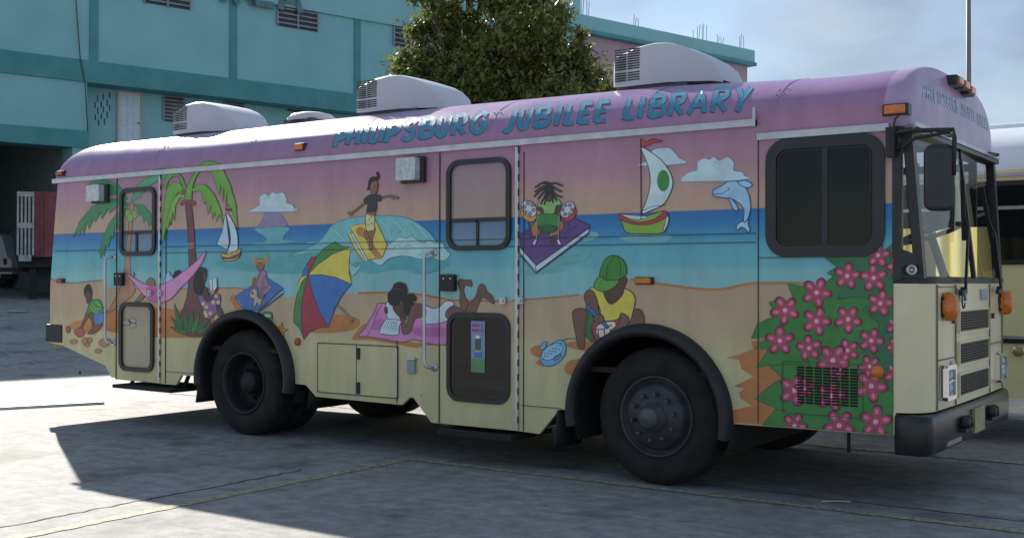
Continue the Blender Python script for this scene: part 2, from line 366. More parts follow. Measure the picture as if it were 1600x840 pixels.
# flank panel -------------------------------------------------------
def arc(cx, cz, rx, rz, a0, a1, n=18):
    return [(cx + rx * math.cos(math.radians(a0 + (a1 - a0) * i / n)), cz + rz * math.sin(math.radians(a0 + (a1 - a0) * i / n))) for i in range(n + 1)]
RA = (-8.18, .56, .66, .625); FA = (-3.87, .50, .66, .66)
out = [(-11.386, .78), (-11.142, .756), (-10.361, .57), (-10.26, .452), (-10.17, .45), (-9.40, .43), (-9.197, .431), (-9.118, .531)]
out += arc(*RA, 182, -2) + [(-7.364, .534), (-7.238, .437), (-6.217, .43), (-6.13, .50), (-6.09, .50), (-5.894, .305), (-5.8, .305), (-5.0, .305), (-4.813, .298), (-4.625, .502)]
out += arc(*FA, 180, 0) + [(XF, .51), (XF, ZE), (-11.25, ZE), (-11.30, 2.2), (-11.386, 1.4)]
def wbox(x0, x1, y0, y1):
    a = onY((x0 + x1) / 2, y0); b = onY((x0 + x1) / 2, y1); return onY(x0, (y0 + y1) / 2).x, onY(x1, (y0 + y1) / 2).x, b.z, a.z
DW = wbox(699.5, 798, 488, 629)
hole = rrect(DW[0] + .04, DW[1] - .04, DW[2] + .04, DW[3] - .04, .09)
mb = MB(); mb.prism([out, hole[::-1]], 0, .03)
# far flank, rear wall
mb.prism([[(-11.386, .7), (-9.0, .5)] + arc(*RA, 182, -2)[:] + [(-7.3, .5), (-4.6, .5)] + arc(*FA, 180, 0) + [(-3.1, .5), (-3.1, ZE), (-11.25, ZE)]], 2.41, 2.44)
mb.grid([[(-11.386 + a, y, z) for z, a in ((.72, 0), (1.4, 0), (2.2, .08), (2.66, .14))] for y in (.03, 2.41)], sm=False)
mb.build('body', BODY, BUS)
# roof shell: rows along X, points across Y
rows = []
ys = [1.22 - 1.22 * math.copysign(abs(math.cos(math.pi * i / 44)) ** .55, math.cos(math.pi * i / 44)) for i in range(45)]
for X, k in [(-11.30, 0.0), (-11.30, .3), (-11.298, .55), (-11.29, .72), (-11.272, .83), (-11.24, .905), (-11.18, .955), (-11.09, .98), (-10.9, .995), (-10.65, 1.0)] + [(-10.4 + .4 * i, 1) for i in range(20)] + [(-2.5, 1), (-2.3, 1), (-2.14, 1)]:
    rows.append([(X, y, ZE - .002 + (roofz(y, X) - ZE) * k) for y in ys])
roof = MB().grid(rows).build('roof', BODY, BUS)
# front cap (brow)
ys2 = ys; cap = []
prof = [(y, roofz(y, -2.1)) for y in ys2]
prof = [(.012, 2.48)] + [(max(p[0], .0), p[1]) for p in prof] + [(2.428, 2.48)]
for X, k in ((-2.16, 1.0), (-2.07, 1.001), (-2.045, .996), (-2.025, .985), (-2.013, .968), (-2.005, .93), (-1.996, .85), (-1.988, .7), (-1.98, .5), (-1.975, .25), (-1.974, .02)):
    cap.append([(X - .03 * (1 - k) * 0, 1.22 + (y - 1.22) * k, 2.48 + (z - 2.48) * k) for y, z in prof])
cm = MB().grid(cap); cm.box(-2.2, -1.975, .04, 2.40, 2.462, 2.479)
CAPM = mat('faded_mauve_sky_sheen', C(158, 130, 165), .3, var=.16, scale=5); capo = cm.build('front_cap', CAPM, BUS)  # paler mauve: fading, plus the sky's reflection put into the colour
for X in (-9.6, -8.2, -6.8, -5.35, -3.95, -2.9):    # roof seams with rivet heads
    r = [[(X + dx, y, roofz(y, X) + .0012) for y in ys[1:23]] for dx in (-.007, .007)]
    s = MB().grid(r)
    for y in ys[6:12:2]:
        for dx in (-.03, .03): s.lathe([(0, .006), (.005, .004), (.007, 0)], (X + dx, y, roofz(y, X) + .001), (0, -.4, .9), 6)
    s.build('roof_seam', BODY, roof)

# gutters -----------------------------------------------------------
def gutter(x0, x1, z):
    m = MB(); m.prism([[(x0, z - .022), (x1, z - .022), (x1, z + .018), (x0, z + .018)]], -.03, .002); m.box(x0, x1, -.032, -.026, z + .016, z + .024)
    return m
g = gutter(-11.32, -3.02, 2.575); g.box(-3.04, -3.02, -.034, .0, 2.55, 2.68); g.build('gutter', ALU, BUS)
gutter(-3.01, -2.12, 2.475).build('gutter', ALU, BUS)
# panel seams
for x0, x1, z in ((-11.3, -10.2, 1.80), (-9.4, -3.03, 1.818), (-9.4, -3.03, 1.757), (-3.0, -2.7, 1.65), (-9.35, -8.9, .56), (-4.98, -4.6, .51)):
    MB().box(x0, x1, -.0095, -.001, z - .002, z + .0022).build('panel_seam', SEAM, BUS)
for x, z0, z1 in ((-3.01, .52, 2.46), (-9.36, .44, 2.0), (-4.96, .31, 2.5), (-6.27, .44, .98), (-6.0, .52, .53)):
    MB().box(x - .002, x + .002, -.0095, -.001, z0, z1).build('panel_seam', SEAM, BUS)
MB().box(-9.4, -3.03, -.0022, .001, 1.76, 1.815).build('rub_strip', BODY, BUS)

# doors -------------------------------------------------------------
def ring(x0, x1, z0, z1, w, r, y0, y1):
    return MB().prism([rrect(x0, x1, z0, z1, r), rrect(x0 + w, x1 - w, z0 + w, z1 - w, max(r - w, .02))[::-1]], y0, y1)
def window(parent, b, w, r, pane_m, bars=(), pane_y=-.003, proud=-.028, name='window_frame'):
    f = ring(*b, w, r, proud, .0)
    for x0, x1, z0, z1 in bars: f.box(x0, x1, proud + .012, pane_y + .001, z0, z1)
    fo = f.build(name, BLK2, parent)
    MB().prism([rrect(b[0] + w * .7, b[1] - w * .7, b[2] + w * .7, b[3] - w * .7, max(r - w * .7, .02))], pane_y, pane_y + .0008).build('pane', pane_m, fo)
    return fo
def door(x0, x1, z0, z1, holes=()):
    return MB().prism([[(x0, z0), (x1, z0), (x1, z1), (x0, z1)]] + [h[::-1] for h in holes], -.002, .0).build('door', BODY, BUS)
x0 = onY(182.7, 450).x; x1 = onY(248, 450).x
rd = door(x0, x1, .435, 2.545)
for s, e in ((x0 - .004, x0 + .004),): MB().box(s, e, -.0105, -.001, .435, 2.545).build('door_gap', SEAM, rd)
b = wbox(189.5, 245, 293, 399.5); xm = onY(214.7, 380).x; zm = onY(216, 363).z
window(rd, b, .045, .10, FILM, [(b[0] + .03, b[1] - .03, zm - .018, zm + .018), (xm - .013, xm + .013, b[2] + .03, zm)])
b = wbox(188.5, 242, 472, 580); window(rd, b, .045, .11, FILM)
x0 = onY(687.5, 450).x; x1 = onY(806, 450).x
md = door(x0, x1, .308, 2.545, [hole])
for s, e in ((x0 - .005, x0 + .003),): MB().box(s, e, -.0105, -.001, .308, 2.545).build('door_gap', SEAM, md)
b = wbox(700, 799.5, 248, 391); xm = onY(747, 380).x; zm = onY(748, 343.5).z
window(md, b, .04, .12, FILM, [(b[0] + .03, b[1] - .03, zm - .016, zm + .016), (xm - .011, xm + .011, b[2] + .03, zm)])
fo = ring(*DW, .04, .12, -.02, .0).build('window_frame', BLK2, md)
MB().prism([rrect(DW[0] + .03, DW[1] - .03, DW[2] + .03, DW[3] - .03, .09)], -.010, -.007).build('pane', DGLASS, fo)
def hinge(px, z0, z1, par):
    x = onY(px, 450).x; m = MB(); m.box(x - .016, x + .010, -.0125, -.0, z0, z1)
    z = z0; k = 0
    while z < z1 - .02:
        m.box(x + (.0105 if k % 2 else .003), x + .017, -.016, -.002, z, z + .052, 1 if k % 2 else 0); z += .056; k += 1
    m.build('hinge', [ALU, SEAM], par)
hinge(250, .44, 2.54, rd); hinge(808.5, .31, 2.54, md)
# stepwell behind the lower door pane
sx0, sx1 = DW[0] - .05, DW[1] + .05
w = MB(); DIM = mat('stepwell_vinyl', (.16, .15, .13, 1), .6)
w.box(sx0 - .02, sx1 + .02, .9, .93, .3, 1.6); w.box(sx0 - .03, sx0, .031, .93, .3, 1.6); w.box(sx1, sx1 + .03, .031, .93, .3, 1.6); w.box(sx0, sx1, .031, .93, 1.58, 1.6)
w.box(sx0, sx1, .031, .93, .3, .34); w.build('stepwell', DIM, BUS)
w = MB(); w.box(sx0 + .002, sx1 - .002, .33, .9, .341, .62); w.box(sx0 + .002, sx1 - .002, .62, .89, .621, .90); w.build('step', mat('step_tread', (.22, .21, .19, 1), .7), BUS)
w = MB(); w.box(sx0 + .004, sx1 - .004, .322, .329, .56, .615); w.box(sx0 + .004, sx1 - .004, .612, .619, .84, .895); w.build('step_nosing', ALU, BUS)
# sticker on the pane
st = MB(); a = onY(736, 501, -.014); c_ = onY(757.5, 582, -.014)
def sbox(u0, u1, v0, v1, k, m): st.box(a.x + (c_.x - a.x) * u0, a.x + (c_.x - a.x) * u1, -.0135 - k * .0006, -.0115 - k * .0006, c_.z + (a.z - c_.z) * v0, c_.z + (a.z - c_.z) * v1, m)
sbox(0, 1, 0, 1, 0, 0); sbox(0, 1, .72, 1, 1, 1); sbox(0, 1, 0, .26, 1, 2)
for r_ in (.91, .82):
    for i in range(6):
        if i != 4: sbox(.1 + i * .13, .18 + i * .13, r_ - .025, r_ + .03, 2, 3)
sbox(.3, .72, .42, .66, 2, 4); sbox(.35, .62, .66, .72, 2, 5); sbox(.25, .8, .28, .42, 2, 6); sbox(.3, .75, .40, .43, 3, 7)
st.build('sticker', [mat('st0', C(110, 140, 165), .4), mat('st1', C(130, 125, 175), .4), mat('st2', C(85, 130, 80), .4), mat('st3', C(140, 40, 50), .4), mat('st4', C(60, 85, 80), .4), mat('st5', C(210, 215, 215), .4), mat('st6', C(50, 110, 180), .4), mat('st7', C(200, 160, 70), .4)], md)
# steps below doors
for x0, x1, z in ((-10.1, -9.15, .36), (-5.75, -5.02, .235)):
    MB().box(x0, x1, -.10, .5, z, z + .035).build('boarding_step', UNDER, BUS)
    for xx in (x0 + .05, x1 - .05): MB().bar((xx, .1, z + .03), (xx, .2, .6), .03, .03).build('step_bracket', UNDER, BUS)
# handrails
for px, y0, y1, dx in ((165.5, 403, 533, .05), (664, 396, 572, .05)):
    p = onY(px, y0, -.07); q = onY(px, y1, -.07)
    m = MB(); m.tube([(p.x + dx, 0, p.z + .01), (p.x + dx * .9, -.05, p.z + .012), (p.x + dx * .4, -.075, p.z), (p.x, -.08, p.z - .04), (q.x, -.08, q.z + .04), (q.x + dx * .4, -.075, q.z), (q.x + dx * .9, -.05, q.z - .012), (q.x + dx, 0, q.z - .012)], .0145, 8)
    h = m.build('grab_handle', ALU, BUS)
    for z in (p.z + .01, q.z - .012): MB().lathe([(.0, .012), (.03, .01), (.034, 0)], (p.x + dx, -.006, z), (0, -1, 0), 14).build('flange', ALU, h)
# latches
for (px0, px1, y0, y1), par in (((184, 196, 426, 446), rd), ((693, 714.5, 428.5, 455), md)):
    b = wbox(px0, px1, y0, y1); m = MB(); m.prism([rrect(*b, .015, 3)], -.05, -.006); o = m.build('door_latch', BLACK, par)
    k = MB()
    for fx in (.25, .75): k.lathe([(0, .004), (.008, .003), (.009, 0)], (b[0] + (b[1] - b[0]) * fx, -.05, b[2] + (b[3] - b[2]) * .75), (0, -1, 0), 8)
    k.build('lock', CHROME, o)
for px in (236.5, 252, 788, 815):
    p = onY(px, 458 if px < 300 else 469.5); m = MB(); m.box(p.x - .028, p.x + .028, -.03, -.004, p.z - .026, p.z + .026); m.box(p.x - .01, p.x + .01, -.04, -.03, p.z - .012, p.z + .012); m.build('door_catch', ALU, BUS)
# cabinet hatch
b = wbox(498, 621.5, 539, 623); ht = MB().prism([[(b[0], .487), (b[1], .487), (b[1], b[3]), (b[0], b[3])]], -.010, 0).build('hatch', BODY, BUS)
ring(b[0] - .008, b[1] + .008, .479, b[3] + .008, .008, .004, -.012, 0).build('hatch_gap', SEAM, ht)
xm = onY(558, 580).x; MB().box(xm - .003, xm + .003, -.013, -.009, .487, b[3]).build('hatch_gap', SEAM, ht)
for y in (552, 605.5):
    p = onY(561.5, y); MB().box(p.x - .012, p.x + .018, -.026, -.009, p.z - .05, p.z + .05).build('hatch_latch', BLACK, ht, .003)
b = wbox(639, 650.5, 561.5, 583); o = MB().box(b[0], b[1], -.03, 0, b[2], b[3]).build('socket_cover', mat('grey_cover', C(125, 140, 150), .5), BUS, .006)
MB().box(b[0] - .004, b[1] + .01, -.036, -.004, b[3] + .002, b[3] + .016).build('socket_hood', ALU, o)
# scene lamps
for px0, px1, y0, y1, k in ((149, 169, 290, 315, .8), (632, 662, 248, 283, 1)):
    b = wbox(px0, px1, y0, y1)
    o = MB().box(b[0] - .012, b[1] + .035, -.05, 0, b[2] - .02, b[3] + .012).build('scene_lamp', BLK2, BUS, .012)
    MB().prism([rrect(b[0], b[1], b[2], b[3], .02)], -.115, -.05).build('lens', LENS, o, .012)
    m = MB()
    for fx in (.07, .93):
        for fz in (.08, .92): m.lathe([(0, .005), (.006, .004), (.008, 0)], (b[0] + (b[1] - b[0]) * fx, -.115, b[2] + (b[3] - b[2]) * fz), (0, -1, 0), 8)
    m.build('screw', CHROME, o)
# small lamps
def marker(px, py, w, h, m, face=-.05, y=0.):
    p = skin(px, py); o = MB().box(p.x - w / 2, p.x + w / 2, p.y - .02, p.y + .06, p.z - h / 2, p.z + h / 2).build('marker_lamp', BLK2, BUS, .006)
    MB().box(p.x - w * .40, p.x + w * .40, p.y - .042, p.y - .016, p.z - h * .38, p.z + h * .38).build('lens', m, o, .008)
marker(470, 230, .13, .07, AMBER); marker(1400, 171.5, .165, .075, AMBER); marker(96.5, 271, .14, .06, REDL); marker(96.5, 438.5, .13, .05, REDL); marker(1008, 438.5, .15, .055, AMBER)
for px, py, r, mm in ((1372, 580.5, .042, AMBER), (466, 533.5, .036, mat('orange_reflector', (.5, .10, .03, 1), .3, var=.1))):
    p = onY(px, py); MB().lathe([(0, .022), (r * .6, .02), (r * .95, .012), (r, 0)], (p.x, -.006, p.z), (0, -1, 0), 20).build('reflector', mm, BUS)
# rear bumper end
MB().box(-11.46, -11.15, -.012, 2.45, .785, .985).build('rear_bumper', BLACK, BUS, .012)

# wheel arches ------------------------------------------------------
def flare(A, ext):
    prof = [(0, 0.0), (.0, -.05), (.02, -.085), (.055, -.09), (.085, -.06), (.095, .0)]
    rows = []
    for i in range(37):
        t = math.radians(190 - 200 * i / 36); r_ = []
        for d, y in prof:
            r_.append((A[0] + (A[2] + d - .075) * math.cos(t), y, A[1] + (A[3] + d - .075) * math.sin(t) + (ext if abs(math.degrees(t) - 90) > 98 else 0)))
        rows.append(r_)
    return MB().grid(rows).build('wheel_arch', BLACK, BUS)
flare(RA, 0); flare(FA, 0)
for A in (RA, FA):      # arch liners
    rows = [[(A[0] + A[2] * .99 * math.cos(math.radians(200 - 220 * i / 20)), y, A[1] + A[3] * .99 * math.sin(math.radians(200 - 220 * i / 20))) for i in range(21)] for y in (.03, 2.41)]
    MB().grid(rows).build('arch_liner', UNDER, BUS)
# wheels ------------------------------------------------------------
def tyre(cx, y, s, R=.502, w=.29):
    p = [(.29, -.02), (.30, .0), (.33, .012), (.40, .018), (.45, .008), (.478, -.012), (R - .008, -.035), (R, -.06), (R, -w + .05), (R - .01, -w + .03), (.44, -w), (.3, -w + .02), (.28, -w + .05)]
    m = MB(); m.lathe(p, (cx, y, R), (0, -s, 0), 56)
    for k in range(56):
        t = 2 * math.pi * k / 56
        for yy in (.08, .13, .18):
            c = Vector((cx + (R - .004) * math.cos(t), y + s * yy, R + (R - .004) * math.sin(t))); d = Vector((-math.sin(t), 0, math.cos(t))); n = Vector((math.cos(t), 0, math.sin(t)))
            m.bar(c - d * .018, c + d * .018, .035, .012, n)
    return m
def front_wheel(y, s):
    cx = -3.815; t = tyre(cx, y, s).build('tyre', TYRE, BUS)
    m = MB(); m.lathe([(.292, -.05), (.30, .0), (.292, .012), (.275, .0), (.262, -.04), (.25, -.035), (.235, .005), (.22, .02), (.13, .035), (.1, .04), (.098, .045)], (cx, y, .502), (0, -s, 0), 48)
    r = m.build('rim', RIM, t)
    m = MB(); m.lathe([(.105, .03), (.1, .06), (.085, .07), (.078, .12), (.07, .135), (.04, .14), (.018, .15), (0, .152)], (cx, y, .502), (0, -s, 0), 32); m.build('hub', HUBM, t)
    for k in range(10):
        a = 2 * math.pi * (k + .3) / 10; m = MB(); m.lathe([(.018, .0), (.018, .022), (.012, .04), (0, .042)], (cx + .168 * math.cos(a), y - s * .028, .502 + .168 * math.sin(a)), (0, -s, 0), 6, sm=False); m.build('wheel_nut', HUBM, t)
def rear_wheel(y, s):
    cx = -8.25; t = tyre(cx, y, s).build('tyre', TYRE, BUS)
    m = MB(); m.lathe([(.292, -.05), (.302, .0), (.296, .014), (.275, .004), (.262, -.03), (.25, -.10), (.235, -.17), (.21, -.19), (.13, -.20), (.11, -.15), (.105, -.06), (.09, -.04), (0, -.035)], (cx, y, .502), (0, -s, 0), 48); m.build('rim', DISH, t)
    for k in range(10):
        a = 2 * math.pi * k / 10; m = MB(); m.lathe([(.018, .0), (.018, .022), (.012, .04), (0, .042)], (cx + .17 * math.cos(a), y + s * .195, .502 + .17 * math.sin(a)), (0, -s, 0), 6, sm=False); m.build('wheel_nut', DISH, t)
    tyre(cx, y + s * .32, s).build('tyre', TYRE, BUS)
front_wheel(.035, 1); front_wheel(2.405, -1); rear_wheel(.045, 1); rear_wheel(2.395, -1)
m = MB(); m.tube([(-8.25, .5, .502), (-8.25, 1.94, .502)], .07, 12); m.lathe([(.0, .2), (.16, .14), (.2, 0), (.16, -.14), (0, -.2)], (-8.25, 1.22, .5), (1, 0, 0), 20); m.tube([(-3.8, .3, .45), (-3.8, 2.14, .45)], .05, 10); m.build('axle', UNDER, BUS)
m = MB()
for y in (.75, 1.6): m.box(-11.2, -2.2, y, y + .09, .60, .80)
m.box(-11.2, -2.15, .05, 2.39, .80, .84); m.box(-6.9, -6.25, .15, .65, .47, .8); m.box(-5.2, -4.7, 1.5, 2.3, .42, .8); m.box(-7.1, -6.0, 1.65, 2.3, .42, .8)
m.tube([(-7.4, 1.22, .55), (-4.4, 1.22, .6)], .05, 10); m.build('chassis', UNDER, BUS)
for x0, x1, y0, y1, z0, z1 in ((-4.66, -4.63, .0, .4, .20, .495), (-8.93, -8.9, .05, .62, .27, .55), (-7.42, -7.39, .1, .62, .3, .72), (-8.93, -8.9, 1.82, 2.4, .27, .75)):
    m = MB(); m.grid([[(x0 - .03 * (1 - k) + .04 * math.sin(k * 2) * .3, y, z0 + (z1 - z0) * k) for k in (0, .25, .5, .75, 1)] for y in (y0, y1)])
    o = m.build('mud_flap', BLACK, BUS); so = o.modifiers.new('s', 'SOLIDIFY'); so.thickness = .02
m = MB(); m.tube([(-2.42, .1, .55), (-2.42, .1, .36)], .012, 8); m.build('drain_pipe', UNDER, BUS)

# driver's window ---------------------------------------------------
b = wbox(1197.5, 1383, 212, 401.5)
fo = ring(*b, .075, .15, -.02, 0).build('window_frame', BLK2, BUS)
MB().prism([rrect(b[0] + .05, b[1] - .05, b[2] + .05, b[3] - .05, .1)], -.010, -.004).build('pane', DARKG, fo)
xm = onY(1290, 310).x; MB().box(xm - .02, xm + .02, -.016, -.005, b[2] + .06, b[3] - .06).build('sliding_bar', BLK2, fo)
ring(b[0] + .085, b[1] - .085, b[2] + .085, b[3] - .085, .008, .07, -.013, -.008).build('pane_seal', BLACK, fo)
# vent grille -------------------------------------------------------
b = wbox(1245, 1342, 573, 633)
VD = mat('vent_dark', (.008, .01, .008, 1), .8); n = 13; slot = None
vg = ring(b[0] - .10, b[1] + .03, b[2] - .07, b[3] + .03, .005, .01, -.010, -.001).build('vent_panel', mat('vent_seam', C(40, 95, 50), .5), BUS)
for i in range(n):
    for k in range(7):
        x = b[0] + (b[1] - b[0]) * (k + .5) / 7; z = b[2] + (b[3] - b[2]) * (i + .5) / n
        if slot is None: slot = MB().box(-.024, .024, -.0115, -.004, -.0062, .0062).build('vent_slot', VD, vg)
        else:
            o = slot.copy(); SC.collection.objects.link(o); slot_n = o
        (slot if i == 0 and k == 0 else slot_n).location = (x, 0, z)
# ------------------------------------------------------------------ cab and front
def plan(n=10, ins=0.):
    p = []
    for i in range(n + 1):
        t = math.radians(90 * i / n); p.append((XF + .205 * math.sin(t) - ins, .25 - .25 * math.cos(t) + ins))
    p += [(-1.885, .7), (-1.882, 1.22), (-1.885, 1.74)]
    for i in range(n + 1):
        t = math.radians(90 - 90 * i / n); p.append((XF + .205 * math.sin(t) - ins, 2.19 + .25 * math.cos(t) - ins))
    return p
PL = plan()
m = MB(); PI_ = plan(10, .02); m.grid([[(x, y, z) for x, y in PL] for z in (.655, 1.0, 1.3, 1.475)], sm=True); m.grid([[(x, y, 1.475) for x, y in PL], [(x - .02 if .3 < y < 2.1 else x, y, 1.475) for x, y in PI_], [(x - .02 if .3 < y < 2.1 else x, y, .655) for x, y in PI_], [(x, y, .655) for x, y in PL]], sm=False)
nose = m.build('nose_panel', CREAM, BUS)
MB().box(-2.13, -2.085, -.004, .03, .515, .66).build('corner_post', CREAM, BUS)
# sill under the glass
m = MB(); m.grid([[(x + dx, y, z) for x, y in PL] for dx, z in ((.0, 1.476), (.008, 1.478), (.008, 1.512), (-.05, 1.524))], sm=False); m.build('glass_sill', BLACK, BUS)
# panel seams on the nose
for y, z0, z1 in ((.24, .66, 1.47), (.68, .66, 1.47), (1.70, .66, 1.47), (2.18, .66, 1.47)):
    x = -1.885 if .5 < y < 2 else -1.894
    MB().box(x - .01, x + .009, y - .004, y + .004, z0, z1).build('panel_seam', mat('cream_shadow_gap', (.22, .2, .15, 1), .7), nose)
for y0, y1, z in ((.25, .675, .98), (1.705, 2.18, 1.02), (.25, .675, 1.455)):
    MB().box(-1.9, -1.884 + .006, y0, y1, z - .003, z + .003).build('panel_seam', MATS['cream_shadow_gap'], nose)
# grille openings (3), each with fins
for i, (z0, z1) in enumerate(((1.135, 1.30), (.915, 1.08), (.70, .865))):
    fr = MB().prism([[(.735, z0), (1.625, z0), (1.625, z1), (.735, z1)], [(.75, z0 + .014), (.75, z1 - .014), (1.61, z1 - .014), (1.61, z0 + .014)]], 0, .02)
    fr.v = [(-1.878 + .012 - y * .9, x, z) for x, y, z in fr.v]
    g = fr.build('grille', CREAM, BUS)
    MB().box(-1.880, -1.876, .745, 1.615, z0 + .008, z1 - .008).build('grille_back', mat('grille_dark', (.01, .01, .012, 1), .7), g)
    for k in range(8):
        z = z0 + .022 + (z1 - z0 - .044) * k / 7; MB().bar((-1.870, .751, z), (-1.870, 1.609, z), .008, .006).build('fin', BLK2, g)
# sensors / plates over the grille
for y in (.86, 1.5): MB().box(-1.884, -1.872, y - .10, y + .10, 1.355, 1.435).build('nose_badge', mat('badge_grey', C(135, 140, 150), .5), BUS)
for y in (.62, 1.80): MB().box(-1.886, -1.868, y - .022, y + .022, 1.21, 1.25).build('nose_catch', BLK2, BUS)
MB().box(-1.884, -1.874, .56, .64, .90, .96).build('nose_decal', mat('decal_white', C(185, 185, 190), .5), BUS)
# turn signal pods
for y in (.40, 2.13):
    o = MB().lathe([(0, 0.055), (.05, .05), (.075, .03), (.08, .0), (.08, -.03)], (0, 0, 0), (1, 0, 0), 24)
    o.v = [(-1.85 + x, y + yy * .85, 1.325 + z * 1.18) for x, yy, z in o.v]; lo = o.build('turn_signal', AMBER, BUS)
    MB().lathe([(.084, -.03), (.088, -.02), (.086, -.04), (0, -.045)], (0, 0, 0), (1, 0, 0), 24)
    c = MB(); c.box(-1.90, -1.872, y - .06, y + .06, 1.26, 1.39); c.build('lamp_base', BLACK, lo)
# headlamps
for y in (.42, 2.02):
    fr = MB().prism([rrect(y - .12, y + .12, .715, .945, .025), rrect(y - .092, y + .092, .745, .915, .015)[::-1]], 0, .05)
    fr.v = [(-1.84 - yy, x, z) for x, yy, z in fr.v]; h = fr.build('headlamp', CHROME, BUS)
    MB().box(-1.887, -1.868, y - .095, y + .095, .74, .92).build('reflector', CHROME, h)
    for zc in (.785, .873):
        l = MB().lathe([(0, .03), (.025, .026), (.038, .01), (.04, 0)], (-1.868, y, zc), (1, 0, 0), 20); l.build('lens', LENS, h)
# bumper
bp = []
for z, k in ((.388, -.05), (.39, -.012), (.405, .0), (.45, .006), (.50, .008), (.58, .008), (.625, .002), (.64, -.008), (.645, -.02), (.645, -.09)):
    row = [(-2.085, -.022 - k, z)]
    for i in range(7):
        t = math.radians(90 * i / 6); row.append((-1.945 + .075 * math.sin(t) + k, .055 - .075 * math.cos(t) - k, z))
    row += [(-1.866 + k, .7, z), (-1.864 + k, 1.22, z), (-1.866 + k, 1.7, z)]
    for i in range(7):
        t = math.radians(90 - 90 * i / 6); row.append((-1.945 + .075 * math.sin(t) + k, 2.27 + .075 * math.cos(t) + k, z))
    row += [(-2.085, 2.345 + k, z)]; bp.append(row)
bump = MB().grid(bp).build('front_bumper', mat('bumper_black', (.02, .02, .022, 1), .3, var=.3, scale=7), BUS)
so = bump.modifiers.new('s', 'SOLIDIFY'); so.thickness = .012
MB().box(-1.858, -1.835, 1.03, 1.33, .43, .60).build('number_plate', mat('plate_ochre', C(150, 140, 95), .5, var=.3, scale=20), bump)
for y in (.75, 1.55):
    m = MB()
    for dy in (0, .09): m.lathe([(0, .05), (.035, .045), (.045, .02), (.045, 0)], (-1.852, y + dy, .53), (1, 0, 0), 10)
    m.box(-1.86, -1.82, y - .05, y + .15, .47, .5); m.build('tow_hook', BLACK, bump)
MB().box(-1.87, -1.853, .36, .72, .415, .445).build('bumper_scuff', mat('bare_metal', (.4, .39, .36, 1), .4, .6, var=.3), bump)
# pillars + glass
def quadstrip(a, b, w):     # tapered post between two points
    return MB().bar(a, b, w, .06, (1, 0, 0))
MB().box(-2.105, -2.05, -.006, .05, 1.5, 2.48).build('pillar', BLK2, BUS)
quadstrip((-1.955, .10, 1.51), (-2.02, .05, 2.47), .07).build('pillar', BLK2, BUS)
quadstrip((-1.955, 2.34, 1.51), (-2.02, 2.39, 2.47), .07).build('pillar', BLK2, BUS)
MB().bar((-1.885, 1.22, 1.51), (-1.99, 1.22, 2.47), .035, .03, (1, 0, 0)).build('pillar', BLK2, BUS)
MB().box(-2.06, -1.955, .04, 2.40, 2.435, 2.463).build('windscreen_header', BLK2, BUS)
m = MB(); m.bar((-1.962, .02, 2.485), (-1.962, 2.42, 2.485), .018, .028); m.build('brow_trim', ALU, BUS)
for y in (.55, 2.0):
    m = MB(); m.bar((-1.95, y, 2.492), (-1.90, y + .12, 2.487), .012, .01); m.bar((-1.95, y + .3, 2.492), (-1.90, y + .12, 2.487), .012, .01); m.bar((-1.96, y, 2.495), (-1.96, y + .3, 2.495), .02, .01); m.build('brow_bracket', BLK2, BUS)
def pane(y0, y1):
    return MB().grid([[( -1.955 + .06 * math.sin(math.pi * max(0, min(1, (y - .1) / 2.24))) ** .6 - .085 * k - .0 , y, 1.515 + (2.45 - 1.515) * k) for y in np.linspace(y0, y1, 9)] for k in (0, .25, .5, .75, 1)])
for y0, y1 in ((.11, 1.21), (1.23, 2.33)): pane(y0, y1).build('windscreen', GLASS, BUS)
MB().grid([[(-2.055, .012, 1.515), (-1.99, .075, 1.515)], [(-2.055, .012, 2.45), (-2.03, .04, 2.45)]], sm=False).build('quarter_glass', GLASS, BUS)
q = MB(); q.grid([[(-2.06, .004, 1.515), (-1.965, .083, 1.515)], [(-2.06, .004, 1.70), (-1.975, .078, 1.66)]], sm=False); qo = q.build('quarter_panel', BLK2, BUS); so = qo.modifiers.new('s', 'SOLIDIFY'); so.thickness = .012
c = onY(1422, 421.5, .028); rg = MB(); ax = Vector((.55, -.83, 0))
rg.lathe([(.018, .012), (.022, .02), (.03, .02), (.034, .012), (.034, 0)], c + ax * .02, ax, 24); rg.lathe([(0, .016), (.012, .014), (.014, .004)], c + ax * .02, ax, 16); rg.build('lock_barrel', ALU, qo)
# cab interior
m = MB(); m.box(-3.12, -3.08, .04, 2.40, .85, 2.56); m.build('cab_partition', CABIN, BUS)
m = MB(); m.box(-3.08, -2.0, .06, 2.38, .845, .87); m.box(-3.08, -2.2, .031, .05, .85, 1.6); m.build('cab_floor', UNDER, BUS)
m = MB(); m.box(-2.38, -1.95, .15, 1.5, 1.30, 1.46); m.box(-2.2, -1.95, 1.5, 2.25, 1.25, 1.42); m.build('dashboard', BLACK, BUS, .02)
sw = MB(); cen = Vector((-2.13, 1.0, 1.83)); ax = Vector((-.30, 0, .95)).normalized(); a = ax.orthogonal().normalized(); b_ = ax.cross(a)
sw.tube([cen + (a * math.cos(t) + b_ * math.sin(t)) * .215 for t in [2 * math.pi * i / 32 for i in range(33)]], .018, 8, cap=False)
for t in (0, 2.1, 4.2): sw.tube([cen - ax * .03, cen + (a * math.cos(t) + b_ * math.sin(t)) * .22], .012, 6)
sw.tube([cen - ax * .02, cen - ax * .45], .03, 8); sw.build('steering_wheel', BLACK, BUS)
SEATM = mat('tan_vinyl', (.42, .30, .11, 1), .5); m = MB(); m.box(-2.95, -2.5, .55, 1.05, 1.2, 1.32); m.box(-3.0, -2.9, .55, 1.05, 1.32, 2.0); m.build('driver_seat', SEATM, BUS, .03)
